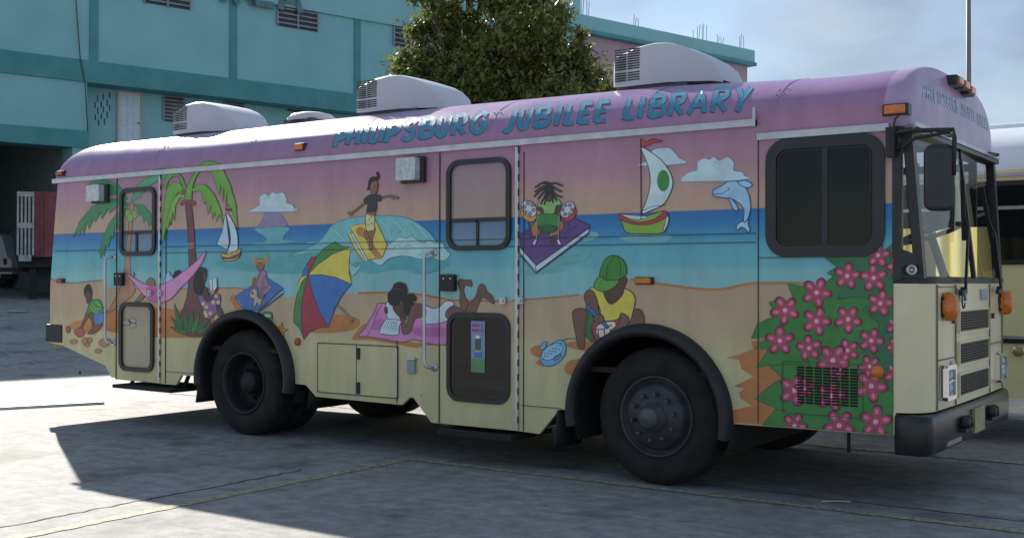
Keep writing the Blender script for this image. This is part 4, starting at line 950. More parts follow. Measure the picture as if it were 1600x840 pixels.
# surfer on a book
d = Dec('painted_surfer', 5)
d.P('e', [115, 570, 135, 560, 270, 770, 240, 785, 170, 690], (205, 185, 90), 1, sm=False).P('e', [135, 562, 165, 570, 275, 770, 255, 778], (190, 205, 215), .8, sm=False)
d.P('e', [130, 512, 335, 470, 420, 655, 385, 745, 300, 768, 270, 768], (212, 190, 62), 1.1, sm=False)
d.P('e', [180, 545, 205, 515, 245, 530, 290, 600, 320, 660, 380, 745, 340, 760, 290, 700, 250, 610, 200, 580], (184, 118, 50), 0)
d.P('e', [262, 530, 330, 525, 310, 600, 310, 680, 280, 690, 285, 600, 270, 580], SKL, .9).P('e', [240, 560, 260, 545, 278, 590, 262, 612], SKL, .8)
d.P('e', [258, 415, 318, 425, 322, 500, 318, 540, 290, 545, 262, 545, 252, 480], (205, 195, 130), 1)
for x, y in ((280, 460), (300, 490), (272, 500), (295, 440)): d.E('e', x, y, 6, 7, (110, 110, 150), 0, n=8)
d.P('e', [258, 400, 275, 385, 325, 388, 322, 425, 275, 420], SKL, .8)
d.L('e', [255, 320, 190, 375, 140, 410, 115, 408], 3.4, INK); d.L('e', [255, 320, 190, 375, 140, 410, 117, 408], 2.2, SKL); d.L('e', [150, 405, 130, 435], 1.6, SKL); d.L('e', [140, 405, 152, 435], 1.2, SKL)
d.L('e', [350, 300, 430, 278, 480, 285, 508, 294], 3.4, INK); d.L('e', [350, 300, 430, 278, 480, 285, 505, 293], 2.2, SKL); d.L('e', [440, 285, 480, 308], 1.4, SKL)
d.P('e', [240, 305, 290, 265, 340, 265, 370, 280, 366, 318, 338, 315, 332, 390, 265, 398, 272, 330, 252, 340], (52, 50, 56), .9)
d.P('e', [290, 180, 340, 160, 346, 210, 335, 250, 312, 268, 292, 240], SKL, .8)
d.P('e', [265, 235, 285, 210, 300, 170, 325, 160, 345, 155, 360, 125, 345, 90, 335, 100, 340, 130, 310, 128, 280, 150, 272, 200], HAIR, .6)
d.L('e', [312, 240, 325, 243, 333, 236], .7); d.E('e', 318, 200, 3, 7, INK, 0); d.E('e', 333, 198, 3, 7, INK, 0)
d.build()
# reader on towel
d = Dec('painted_sunbather', 5)
PK = (196, 120, 178); LK = (75, 45, 80)
d.P('n', [0, 630, 60, 560, 95, 500, 150, 410, 190, 330, 200, 295, 290, 298, 310, 400, 400, 470, 640, 440, 930, 460, 935, 700, 760, 715, 640, 680, 560, 670, 440, 695, 250, 660, 90, 635], PK, 1.1, LK)
d.P('n', [545, 560, 640, 540, 930, 545, 930, 620, 720, 640, 600, 620], (184, 92, 158), 0).P('n', [170, 470, 270, 460, 230, 560, 150, 560], (184, 92, 158), 0).L('n', [245, 300, 180, 420, 150, 520, 90, 630], .9, LK)
d.P('n', [290, 290, 345, 295, 400, 380, 440, 470, 400, 480, 300, 440], (178, 200, 214), .9)
d.P('n', [1035, 80, 1060, 42, 1120, 50, 1170, 50, 1182, 110, 1150, 110, 1120, 100, 1095, 140, 1110, 220, 1140, 280, 1130, 380, 1080, 370, 1055, 260, 1060, 160], SK, 1)
d.P('n', [1120, 380, 1140, 310, 1220, 220, 1250, 120, 1275, 92, 1310, 100, 1340, 170, 1390, 210, 1412, 280, 1395, 292, 1340, 250, 1290, 230, 1250, 300, 1210, 390], SK, 1)
d.P('n', [905, 420, 925, 350, 1000, 320, 1100, 370, 1100, 420, 1010, 440, 930, 450], SK, .9)
d.P('n', [590, 305, 690, 310, 780, 345, 850, 325, 900, 275, 960, 268, 1000, 300, 930, 350, 905, 420, 930, 465, 820, 500, 700, 500, 640, 440], (184, 204, 218), 1, (50, 60, 110))
d.P('n', [560, 300, 620, 295, 690, 315, 705, 390, 690, 440, 600, 440, 560, 540, 530, 600, 470, 612, 450, 560, 440, 450, 420, 400, 470, 400, 495, 520, 530, 400], SK, 1)
d.P('n', [360, 320, 450, 290, 490, 360, 500, 430, 440, 440, 380, 380], SKD, .8)
d.P('n', [310, 190, 350, 140, 375, 90, 430, 70, 490, 95, 508, 160, 500, 200, 560, 190, 600, 230, 590, 270, 550, 270, 580, 300, 540, 340, 525, 410, 480, 380, 470, 310, 440, 260, 420, 310, 340, 310, 310, 260], HAIR, .8)
d.L('n', [340, 150, 400, 135, 470, 165], 1.1, (90, 60, 60)); d.L('n', [430, 330, 460, 370, 470, 420], .9)
d.P('n', [215, 590, 270, 480, 310, 455, 440, 470, 420, 540, 410, 618, 240, 608], (178, 202, 214), 1, (50, 70, 110))
for i in range(6): d.L('n', [262 + i * 24, 560 + i * 3, 285 + i * 22, 500, 305 + i * 20, 470 + i * 2], .7, (80, 110, 140))
d.P('n', [270, 350, 285, 328, 302, 340, 300, 395, 278, 390], SKD, .7)
d.build()
# drummer on a book
d = Dec('painted_drummer', 3)
d.P('j', [62, 470, 130, 430, 300, 340, 480, 350, 605, 405, 600, 420, 190, 715, 62, 570], (92, 62, 128), 1.1, sm=False)
d.P('j', [62, 575, 185, 718, 600, 425, 588, 462, 190, 762, 62, 620], (176, 196, 212), .9, sm=False)
d.L('j', [62, 635, 185, 775, 600, 465], 2.2, (66, 46, 96), sm=False); d.L('j', [182, 718, 186, 765], .8)
d.P('j', [150, 420, 200, 370, 215, 480, 170, 490], (184, 110, 48), .8).P('j', [330, 400, 380, 370, 395, 420, 340, 480, 290, 490, 300, 460], (184, 110, 48), .8)
d.P('j', [300, 490, 330, 488, 325, 550, 300, 545], SKD, .7)
for a in ([125, 370, 145, 500], [445, 360, 435, 450], [105, 515, 215, 475], [400, 468, 500, 410], [95, 460, 170, 500]): d.L('j', a, 1.1, (60, 50, 70))
d.P('j', [68, 270, 130, 330, 188, 330, 165, 375, 120, 372, 75, 330], (206, 138, 56), .9); d.E('j', 132, 276, 70, 50, (186, 190, 198), 1, rot=52)
for k in range(6): d.E('j', 130 + 38 * math.cos(k * 1.047 + .3), 275 + 42 * math.sin(k * 1.047 + .3), 15, 15, (130, 132, 142), .7, n=10)
d.P('j', [375, 320, 440, 330, 485, 270, 495, 310, 470, 355, 410, 375], (176, 52, 62), .9); d.E('j', 428, 284, 68, 48, (186, 190, 198), 1, rot=-55)
for k in range(6): d.E('j', 428 + 36 * math.cos(k * 1.047), 284 + 40 * math.sin(k * 1.047), 14, 14, (130, 132, 142), .7, n=10)
d.P('j', [205, 230, 250, 205, 330, 195, 375, 225, 370, 260, 330, 300, 320, 325, 230, 325, 235, 290, 200, 260], (128, 176, 98), .9)
d.P('j', [195, 265, 235, 270, 245, 310, 215, 300], SKD, .7).P('j', [345, 250, 378, 258, 370, 300, 330, 305], SKD, .7)
d.P('j', [255, 180, 300, 165, 310, 205, 285, 225, 262, 210], SKD, .6)
for a in ([270, 90, 230, 80, 175, 115], [265, 100, 220, 115, 175, 150], [265, 115, 215, 140, 170, 185], [262, 130, 230, 165, 198, 205], [268, 140, 250, 190, 222, 245], [270, 150, 262, 200, 248, 248], [290, 85, 340, 80, 392, 102], [300, 100, 340, 125, 385, 146], [305, 115, 330, 165, 388, 190], [305, 130, 325, 180, 345, 220], [300, 140, 310, 190, 318, 232], [285, 80, 260, 70, 230, 78]): d.L('j', a, 2.6, (38, 40, 46))
d.E('j', 283, 120, 30, 42, (40, 42, 46), 0)
d.P('j', [200, 325, 280, 318, 362, 325, 360, 400, 340, 440, 280, 462, 215, 440, 200, 400], (48, 128, 56), 1.1); d.L('j', [202, 415, 280, 400, 358, 418], 1.1); d.P('j', [215, 425, 280, 408, 345, 425, 320, 455, 260, 464, 225, 450], (34, 92, 60), .6)
for a in ([195, 330, 190, 500, 170, 552], [365, 330, 358, 500, 372, 550]): d.L('j', a, 1.8, (130, 130, 125))
d.L('j', [182, 520, 168, 552], 3, (200, 205, 210)); d.L('j', [355, 520, 370, 552], 3, (200, 205, 210))
d.build()
# big sailing boat
d = Dec('painted_sailboat', 4)
d.L('g', [540, 540, 620, 545, 740, 540, 910, 543], 1.0, (40, 120, 160))
d.P('g', [690, 128, 740, 150, 800, 200, 840, 270, 838, 330, 800, 400, 740, 430, 695, 445, 720, 370, 735, 290, 722, 210], (184, 208, 218), 1.2, (30, 40, 50))
d.E('g', 798, 287, 30, 52, (48, 132, 58), 0); d.L('g', [700, 432, 750, 412, 810, 406], .9)
d.P('g', [690, 85, 715, 98, 745, 84, 797, 94, 750, 104, 715, 122, 692, 122], (176, 46, 66), .7)
d.P('g', [584, 450, 640, 455, 690, 465, 745, 450, 805, 433, 825, 470, 815, 510, 795, 540, 700, 546, 620, 538, 600, 500], (124, 166, 44), 1.2)
d.P('g', [584, 450, 640, 480, 690, 488, 760, 470, 805, 433, 812, 465, 740, 498, 660, 500, 592, 478], (172, 48, 62), .9).P('g', [600, 452, 650, 455, 720, 462, 690, 474, 640, 472], (190, 200, 208), .7)
d.P('g', [812, 465, 825, 470, 815, 510, 795, 540, 805, 500], (180, 196, 206), .8)
d.L('g', [688, 82, 690, 476], 1.6, (24, 24, 30), sm=False)
d.build()
d = Dec('painted_dolphin', 4)
BLU = (30, 76, 140)
d.P('p', [300, 230, 330, 215, 345, 225, 345, 255, 358, 290, 345, 315, 320, 285, 290, 275, 260, 298, 252, 270, 275, 240], (165, 196, 226), 1.6, BLU)
d.P('g', [1040, 335, 1085, 310, 1110, 292, 1150, 290, 1190, 310, 1215, 360, 1222, 420, 1210, 470, 1195, 490, 1188, 480, 1190, 430, 1170, 400, 1130, 375, 1090, 370, 1045, 360], (140, 186, 226), 1.6, BLU)
d.P('g', [1160, 296, 1190, 286, 1225, 298, 1225, 316, 1195, 320], (140, 186, 226), 1.5, BLU)
d.P('g', [1120, 368, 1150, 400, 1160, 432, 1140, 425, 1125, 395], (140, 186, 226), 1.4, BLU)
d.L('g', [1042, 350, 1080, 350, 1108, 335], 1.0, BLU); d.E('g', 1112, 326, 7, 9, (230, 235, 240), .7, BLU); d.E('g', 1114, 327, 3, 4, INK, 0)
d.build()
# boy with green cap
d = Dec('painted_boy_in_cap', 3)
d.P('h', [415, 420, 455, 430, 480, 580, 440, 590, 410, 520], (44, 110, 58), 1)
d.P('h', [345, 440, 370, 410, 410, 410, 430, 445, 418, 520, 412, 630, 378, 630, 368, 580], SK, 1.1).P('h', [680, 430, 720, 410, 745, 430, 755, 490, 720, 520, 660, 510], SK, 1.1)
d.P('h', [455, 510, 500, 470, 600, 465, 640, 480, 600, 560, 520, 600, 480, 590], (150, 60, 62), 1).P('h', [480, 520, 520, 490, 590, 488, 570, 560, 500, 570], (205, 200, 190), .7)
for x in (490, 525, 560): d.L('h', [x, 525, x + 6, 570], 1.8, (150, 40, 50))
d.P('h', [440, 300, 480, 290, 560, 330, 640, 295, 700, 340, 690, 430, 665, 490, 630, 440, 600, 470, 520, 475, 500, 400, 470, 350], (206, 186, 44), 1.2)
d.P('h', [412, 340, 430, 305, 465, 310, 490, 370, 495, 430, 520, 450, 525, 480, 490, 490, 465, 450, 430, 400], SK, 1.1)
d.P('h', [620, 435, 665, 455, 660, 500, 590, 560, 540, 590, 560, 540, 610, 490], SK, 1.1)
d.P('h', [525, 300, 600, 250, 640, 230, 655, 240, 640, 290, 630, 330, 580, 380, 545, 370], SKD, 1.1)
d.P('h', [505, 190, 540, 120, 590, 106, 640, 140, 652, 210, 600, 245, 510, 245], (52, 128, 44), 1.3).P('h', [468, 270, 500, 225, 540, 248, 610, 245, 590, 280, 530, 312, 480, 300], (84, 148, 52), 1.2)
d.L('h', [540, 245, 545, 170, 585, 110], 1); d.L('h', [600, 110, 620, 160, 615, 230], .9); d.L('h', [555, 330, 575, 332], .8)
d.L('h', [425, 392, 550, 520], 6.4, (26, 44, 90)); d.L('h', [427, 394, 548, 518], 4.6, (52, 104, 176)); d.P('h', [465, 460, 500, 440, 525, 460, 515, 490, 480, 488], SK, .9)
d.L('h', [600, 250, 640, 230], .8); d.L('h', [470, 580, 450, 530, 520, 525, 570, 500], 1.4, (90, 45, 50))
d.build()
d = Dec('painted_colander', 3)
d.L('h', [290, 590, 330, 578, 370, 582], 1); d.P('h', [160, 680, 200, 630, 260, 590, 300, 600, 305, 660, 270, 710, 210, 738, 170, 720], (96, 160, 200), 1.1, (24, 60, 90)); d.E('h', 228, 655, 68, 38, (130, 185, 212), .9, (24, 60, 90), rot=-32)
for i in range(5):
    for k in range(3): d.E('h', 180 + i * 22 + k * 6, 685 - i * 14 - k * 16 + 10, 4, 4, (30, 60, 80), 0, n=7)
d.P('h', [160, 635, 175, 605, 200, 598, 195, 620, 180, 642], (96, 160, 200), 1, (24, 60, 90)); d.L('h', [235, 700, 250, 680, 280, 670, 270, 690, 240, 705], 1.2, (24, 60, 90))
d.build()
# flowering bush
d = Dec('painted_bush', 3)
d.cl = (1100, 1395.3, 372, lambda a: 659.5 + (a - 1143) * .0735)
DGR, MGR = (40, 108, 70), (46, 124, 52)
d.P('i', [415, 85, 560, 80, 640, 72, 705, 25, 720, 30, 720, 830, 480, 830, 480, 250, 430, 200, 447, 160, 425, 148, 465, 122], DGR, .8, (24, 80, 54), sm=False)
d.P('i', [440, 170, 490, 205, 468, 252, 545, 245, 608, 256, 570, 300, 632, 345, 640, 385, 560, 400, 600, 440, 560, 480, 592, 482, 575, 530, 640, 600, 700, 640, 720, 720, 720, 830, 160, 830, 215, 705, 190, 690, 130, 662, 190, 612, 242, 577, 185, 524, 135, 537, 185, 460, 125, 457, 180, 412, 115, 415, 140, 355, 215, 322, 188, 268, 225, 255, 292, 268, 264, 190, 330, 205, 385, 220], MGR, 1.1, (24, 74, 44), sm=False)
for a in ([340, 460, 352, 530], [385, 440, 440, 480, 395, 490, 385, 440], [330, 470, 355, 528, 300, 520], [190, 524, 300, 520], [215, 705, 260, 712], [550, 385, 600, 380, 560, 410], [545, 245, 470, 255]): d.L('i', a, 1.4, (26, 84, 48), sm=False)
FL, FO = (176, 58, 92), (96, 28, 50)
fl = [(383, 228, 58), (253, 300, 56), (508, 160, 52), (617, 168, 54), (635, 75, 48), (645, 272, 52), (383, 345, 56), (512, 337, 54), (232, 425, 56), (352, 455, 50), (607, 425, 50), (510, 465, 46), (450, 505, 64), (600, 530, 44), (607, 610, 64), (292, 628, 62), (445, 650, 60), (475, 772, 62), (625, 757, 64), (292, 772, 50), (712, 120, 40), (708, 365, 40), (706, 450, 36), (710, 560, 50), (335, 620, 40), (470, 560, 30)]
for x, y, r in fl:
    ph = random.uniform(0, 1.2)
    for layer, (k, c) in enumerate(((1.10, FO), (1.0, FL))):
        p = []
        for i in range(40):
            t = 2 * math.pi * i / 40; rr = r * k * (.34 + .66 * abs(math.cos(2.5 * t)) ** .7) + (2 if layer == 0 else 0); p += [x + rr * math.cos(t + ph), y + rr * math.sin(t + ph)]
        d.P('i', p, c, 0, sm=False)
    for i in range(5):
        t = ph + i * 1.2566; d.E('i', x + r * .66 * math.cos(t), y + r * .66 * math.sin(t), r * .20, r * .12, (206, 112, 146), 0, rot=math.degrees(t), n=10)
    d.E('i', x, y, r * .17, r * .17, (222, 160, 184), 0, n=10)
    d.off -= .0001 * 7
d.build()
# ------------------------------------------------------------------ hand-painted lettering on the roof curve
ST = {'P': [[0, 0, 0, 1], [0, .95, .6, 1, .9, .78, .6, .5, 0, .45]], 'H': [[0, 0, 0, 1], [.85, 0, .85, 1], [0, .5, .85, .5]], 'I': [[.4, 0, .4, 1]], 'L': [[.1, 1, .05, .04, .85, .06]],
      'S': [[.9, .85, .5, 1, .12, .8, .35, .55, .8, .4, .75, .1, .35, 0, 0, .15]], 'B': [[.05, 0, .05, 1], [.05, .97, .65, .97, .75, .72, .1, .54], [.1, .54, .85, .45, .8, .1, .05, .03]],
      'U': [[.05, 1, .05, .3, .35, .02, .7, .2, .85, 1]], 'R': [[.05, 0, .05, 1], [.05, .97, .7, .95, .75, .65, .1, .48], [.3, .48, .9, 0]], 'G': [[.9, .85, .5, 1, .1, .7, .1, .25, .5, 0, .85, .2, .85, .45, .5, .45]],
      'J': [[.75, 1, .7, .25, .4, .02, .0, .12]], 'E': [[.05, 0, .05, 1], [.05, .97, .85, .97], [.05, .5, .7, .52], [.05, .04, .85, .04]], 'A': [[0, 0, .5, 1, .9, 0], [.15, .36, .78, .36]], 'Y': [[0, 1, .42, .5, .95, 1], [.42, .5, .2, 0]]}
LET = [('P', 521, 537), ('H', 541, 560), ('I', 562, 573), ('L', 576, 589), ('I', 588, 599), ('P', 601, 620), ('S', 626, 647), ('B', 653, 676), ('U', 679, 700), ('R', 704, 727), ('G', 732, 758),
       ('J', 784, 802), ('U', 807, 827), ('B', 833, 858), ('I', 862, 876), ('L', 880, 897), ('E', 902, 922), ('E', 928, 948), ('L', 973, 993), ('I', 992, 1006), ('B', 1012, 1038), ('R', 1044, 1068), ('A', 1074, 1104), ('R', 1110, 1136), ('Y', 1146, 1168)]
def letters(dec, i, dx, dy, w, col):
    ch, x0, x1 = LET[i]
    yb = float(np.interp(x0, [521, 787, 974, 1145], [227.5, 203.5, 186, 172.5])); h = float(np.interp(x0, [521, 700, 974, 1145], [27, 31, 32, 37]))
    if ch in 'JPY': yb += 2
    for s in ST[ch]:
        p = []
        for i in range(0, len(s), 2): p += [x0 + 2 + s[i] * (x1 - x0) * .92 + s[i + 1] * 7 + dx, yb - s[i + 1] * h - s[i] * (x1 - x0) * .085 + dy]
        n = len(p) // 2; q = dec.px('x', p)
        if n > 2: q = catmull(q, False, 5) if ch not in 'LAYE' else [t for i in range(n - 1) for t in [(q[i][0] + (q[i + 1][0] - q[i][0]) * k / 5, q[i][1] + (q[i + 1][1] - q[i][1]) * k / 5) for k in range(5)]] + [q[-1]]
        else: q = [(q[0][0] + (q[1][0] - q[0][0]) * k / 8, q[0][1] + (q[1][1] - q[0][1]) * k / 8) for k in range(9)]
        dec.ribbon(q, w, col, False)
for i in range(len(LET)):
    d = Dec('roof_letter'); d.off = .0015
    letters(d, i, -1.0, 1.2, 7.8, (52, 44, 62)); d.off = .002; letters(d, i, -.1, .2, 7.6, (120, 130, 100)); d.off = .0025; letters(d, i, 0, 0, 6.9, (36, 122, 152)); d.build(roof)
# washed-out lettering on the brow
fm = mat('faded_teal_paint', C(150, 164, 184), .35, var=.2, scale=18)
def brow_x(y, z):       # surface of the brow at (y,z)
    k = max(abs(y - 1.22) / 1.22, 0); zz = (z - 2.48) / .53
    r = max(min(1, ((k ** 2.6 + zz ** 2) ** .42)), .02); return float(np.interp(r, [.02, .25, .5, .72, .88, .94, .97, 1], [-1.974, -1.975, -1.98, -1.988, -1.996, -2.005, -2.013, -2.05])) + .003
for li, (txt, y0, y1, zb, hh) in enumerate((('PHILIPSBURG', .30, 1.18, 2.70, .085), ('JUBILEE', 1.26, 1.72, 2.70, .085), ('LIBRARY', 1.80, 2.22, 2.69, .085))):
    n = len(txt); cw = (y1 - y0) / n
    for i, ch in enumerate(txt):
        fd = MB()
        for s in ST[ch]:
            q = [(s[k], s[k + 1]) for k in range(0, len(s), 2)]
            if len(q) > 2 and ch not in 'LAYE': q = catmull(q, False, 3)
            q = [(y0 + cw * i + a * cw * .75, zb + b * hh) for a, b in q]
            for a, b in zip(q[:-1], q[1:]): fd.bar((brow_x(*a), a[0], a[1]), (brow_x(*b), b[0], b[1]), .016, .003, (1, 0, 0))
        fd.build('brow_letter', fm, capo)
# ------------------------------------------------------------------ warehouse on the left
TEAL_L = mat('pale_teal_render', C(124, 178, 186, 1.25), .8, var=.07, scale=.6, bump=.1)
TEAL_D = mat('deep_teal_paint', C(66, 142, 148, 1.15), .7, var=.12, scale=1.2)
PINKW = mat('pink_render', C(170, 140, 158, 1.25), .8, var=.08, scale=.8)
DOORW = mat('white_door', C(176, 186, 200), .5, var=.05)
LOUV = mat('grey_louvre', (.30, .30, .33, 1), .5, var=.2)
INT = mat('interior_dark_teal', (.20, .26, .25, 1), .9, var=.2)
SIGN = mat('sign_grey_teal', C(78, 108, 122), .6)
def fpt(u, n, z): return FPT + FU * u + FN * n + Vector((0, 0, z - FPT.z))
def fu(px, py=150, n=0.): return (onP(px, py, FPT + FN * n, FN) - FPT).dot(FU)
def fz(px, py, n=0.): return onP(px, py, FPT + FN * n, FN).z
def fbox(mb, u0, u1, n0, n1, z0, z1, m=0):
    vs = [fpt(u, n, z) for u in (u0, u1) for n in (n0, n1) for z in (z0, z1)]
    return mb.add(vs, [(0, 1, 3, 2), (4, 6, 7, 5), (0, 4, 5, 1), (2, 3, 7, 6), (0, 2, 6, 4), (1, 5, 7, 3)], m)
U0 = fu(-420); UJ = fu(136); U1 = fu(905); ZT = 12.75
wh = thing('warehouse', fpt((U0 + U1) / 2, -6, 1.4), 'long pale teal warehouse with darker teal band and open loading bay', 'building')
ZB0 = fz(60, 120); ZB1 = fz(60, 85)
m = MB(); fbox(m, U0, U1, -12, -.02, ZB1, ZT); m.build('upper_wall', TEAL_L, wh)
m = MB(); fbox(m, U0, fu(300), -.4, .10, 12.24, ZT + .1); fbox(m, fu(300), U1, -.4, .10, 12.24, 15.4); m.build('sign_parapet', TEAL_L, wh)
m = MB(); fbox(m, U0, U1, -.9, .06, ZB0, ZB1); m.build('band', TEAL_D, wh)
m = MB(); fbox(m, UJ, U1, -12, -.9, 0.2, ZB0 + .1); m.build('lower_wall', TEAL_L, wh)
ZL0 = fz(60, 226); ZL1 = fz(60, 199)
m = MB(); fbox(m, U0, UJ, -.9, -.01, ZL1, ZB0 - .003); m.build('bay_wall', TEAL_L, wh)
m = MB(); fbox(m, U0, UJ + .05, -1.0, .09, ZL0, ZL1 + .003); m.build('lintel', TEAL_D, wh)
for ja, jb in ((UJ - .5, UJ + .03), (U0, U0 + .6)): m = MB(); fbox(m, ja, jb, -1.0, .03, .2, ZL0 - .003); m.build('jamb', TEAL_L, wh)
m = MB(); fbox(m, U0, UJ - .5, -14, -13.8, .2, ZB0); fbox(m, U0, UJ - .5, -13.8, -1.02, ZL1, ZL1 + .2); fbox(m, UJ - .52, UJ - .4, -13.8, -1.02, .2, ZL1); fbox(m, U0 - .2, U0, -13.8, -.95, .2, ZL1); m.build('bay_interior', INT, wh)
for x0, x1 in ((140, 152), (358, 370), (553, 563)):
    m = MB(); a = fu((x0 + x1) / 2); fbox(m, a - .15, a + .15, -.05, .03, ZB1 + .003, 12.237); m.build('pilaster', TEAL_D, wh)
def louvre(x0, x1, y0, y1, n, nf, nv=1, z=None):
    xm = (x0 + x1) / 2; z0, z1 = (fz(xm, y1, n), fz(xm, y0, n)) if z is None else z; a, b = fu(x0, (y0 + y1) / 2, n), fu(x1, (y0 + y1) / 2, n)
    m = MB(); fbox(m, a, b, n - .02, n + .012, z0, z1); w = m.build('window', mat('window_dark', (.02, .025, .035, 1), .3), wh)
    for k in range(nf):
        zz = z0 + (z1 - z0) * (k + .5) / nf; m = MB()
        q = [fpt(a + .03, n + .015, zz + .05), fpt(b - .03, n + .015, zz + .05), fpt(b - .03, n + .06, zz - .0), fpt(a + .03, n + .06, zz - .0)]
        m.add(q + [p + Vector((0, 0, .03)) for p in q], [(0, 1, 2, 3), (7, 6, 5, 4)] + [(i, (i + 1) % 4, 4 + (i + 1) % 4, 4 + i) for i in range(4)]); m.build('slat', LOUV, w)
    for k in range(nv + 1): m = MB(); u = a + (b - a) * k / nv; fbox(m, u - .03, u + .03, n + .012, n + .07, z0, z1); m.build('frame', LOUV, w)
louvre(225, 297, -8, 15, .0, 4, 2, (11.5, 12.23)); louvre(433, 496, 17, 43, .0, 4, 2, (11.45, 12.23)); louvre(615, 665, 42, 62, .0, 4, 2, (11.4, 12.23))
louvre(255, 287, 150, 191, -.9, 7); louvre(350, 381, 156, 190, -.9, 6); louvre(447, 497, 150, 176, -.9, 5, 2)
# steel door, six panels
n = -.9; a, b = fu(184.5, 180, n), fu(219, 180, n); z1 = fz(200, 145, n); z0 = z1 - 2.1
m = MB(); fbox(m, a, b, n, n + .04, z0, z1); dr = m.build('door', DOORW, wh)
m = MB(); fbox(m, a - .07, a, n, n + .08, z0, z1 + .07); fbox(m, b, b + .07, n, n + .08, z0, z1 + .07); fbox(m, a, b, n, n + .08, z1, z1 + .07); m.build('door_frame', mat('door_frame', C(150, 150, 140), .6), dr)
for f0, f1 in ((.1, .35), (.4, .62), (.67, .9)):
    for h0, h1 in ((.08, .36), (.42, .70), (.76, .93)): m = MB(); fbox(m, a + (b - a) * f0, a + (b - a) * f1, n + .041, n + .055, z0 + 2.1 * h0, z0 + 2.1 * h1); m.build('panel', DOORW, dr)
m = MB(); p = fpt(b - .1, n + .09, z0 + 1.0); m.lathe([(0, .05), (.04, .03), (.03, 0)], p, FN, 10); m.build('knob', mat('brass', (.5, .36, .12, 1), .3, .9, var=0), dr)
# ventilation slots
sl = [(286, 334), (337, 320), (392, 308), (265, 393), (318, 385), (371, 372), (288, 440), (338, 432), (391, 418), (268, 498), (320, 488), (371, 478), (296, 545), (347, 536)]
for x, y in sl:
    px, py = 100 + (x + 6) / 5.6, 90 + (y + 25) / 5.6; u = fu(px, py, n); z = fz(px, py, n); m = MB(); fbox(m, u - .02, u + .025, n, n + .008, z - .11, z + .11); m.build('vent_slot', MATS['window_dark'], wh)
m = MB()
for off in (.02,): m.tube([fpt(fu(112), .03, 12.6), fpt(fu(124), .08, ZB1), fpt(fu(131), .1, ZB0), fpt(fu(136), .1, ZL1)], .02, 6)
m.build('cable', mat('cable_grey', (.06, .07, .08, 1), .6), wh)
# sign letters: R E A (their feet show at the top of the picture)
def flet(ch, x0, x1, yb):
    a, b = fu(x0, 5, .12), fu(x1, 5, .12); zb = fz((x0 + x1) / 2, yb, .12); h = 1.35; w = .24; m = MB()
    def P(u0, z0_, u1, z1_):
        A = Vector((a + (b - a) * u0, zb + h * z0_)); B = Vector((a + (b - a) * u1, zb + h * z1_)); d = (B - A).normalized(); r = Vector((-d.y, d.x)) * w / 2
        q = [A + r, A - r, B - r, B + r]; m.add([fpt(p.x, .101, p.y) for p in q] + [fpt(p.x, .17, p.y) for p in q], [(0, 1, 2, 3), (7, 6, 5, 4)] + [(i, (i + 1) % 4, 4 + (i + 1) % 4, 4 + i) for i in range(4)])
    for s in {'R': [(.12, 0, .12, 1), (.12, .94, .8, .94), (.85, 1, .85, .5), (.12, .5, .85, .5), (.4, .5, .88, 0)], 'E': [(.12, 0, .12, 1), (.12, .92, .95, .92), (.12, .5, .85, .5), (.0, .085, .98, .085)], 'A': [(.08, 0, .5, 1), (.92, 0, .5, 1), (.22, .3, .78, .3)]}[ch]: P(*s)
    m.build('sign_letter', SIGN, wh)
flet('R', 345, 376, 5); flet('E', 390, 428, 11); flet('A', 434, 473, 18)

# ------------------------------------------------------------------ second building beyond the tree
V0, V1 = fu(885), fu(1168); ZT2 = 14.3
b2 = thing('pink_building', fpt((V0 + V1) / 2, -6, 1.4), 'pink and teal building with bare rebar on its roof behind the tree', 'building')
m = MB(); fbox(m, V0, V1, -10, -.02, .2, fz(950, 55)); m.build('wall', PINKW, b2)
zc = fz(950, 62); zd = fz(950, 56)
m = MB(); fbox(m, V0, V1 + .2, -10, .35, zd, ZT2); m.build('parapet', TEAL_L, b2)
m = MB(); fbox(m, V0, V1 + .25, -.5, .45, zc, zd - .003); m.build('cornice', TEAL_D, b2)
REB = mat('rusty_rebar', (.16, .12, .11, 1), .8)
for px, k, h in ((919, 4, 1.1), (998, 3, .7), (1101, 5, 1.1), (1087, 1, .6), (1129, 4, .6), (1163, 3, .9)):
    for i in range(k):
        u = fu(px, 60) + (i - k / 2) * .18; m = MB(); m.tube([fpt(u, -.1 - .1 * (i % 2), ZT2 - .1), fpt(u + random.uniform(-.05, .05), -.1, ZT2 + h * random.uniform(.7, 1.05))], .015, 5); m.build('rebar', REB, b2)
# pole at right
v = ray(1514, 436); P = CAM + v * 36
lp = thing('light_pole', (P.x, P.y, 0), 'tall thin grey light pole rising behind the front of the bus', 'pole')
m = MB(); m.tube([(P.x, P.y, 0), (P.x, P.y, 6), (P.x, P.y, 15)], [.11, .085, .06], 12); m.build('post', mat('galvanised_pole', (.22, .2, .22, 1), .6), lp)
m = MB(); m.tube([(P.x, P.y, 14.9), (P.x - .6, P.y - .3, 15.3), (P.x - 1.4, P.y - .6, 15.35)], .04, 8); m.build('arm', MATS['galvanised_pole'], lp)
m = MB(); m.box(P.x - 1.9, P.x - 1.35, P.y - .75, P.y - .5, 15.28, 15.42); m.build('lamp_head', MATS['galvanised_pole'], lp, .03)

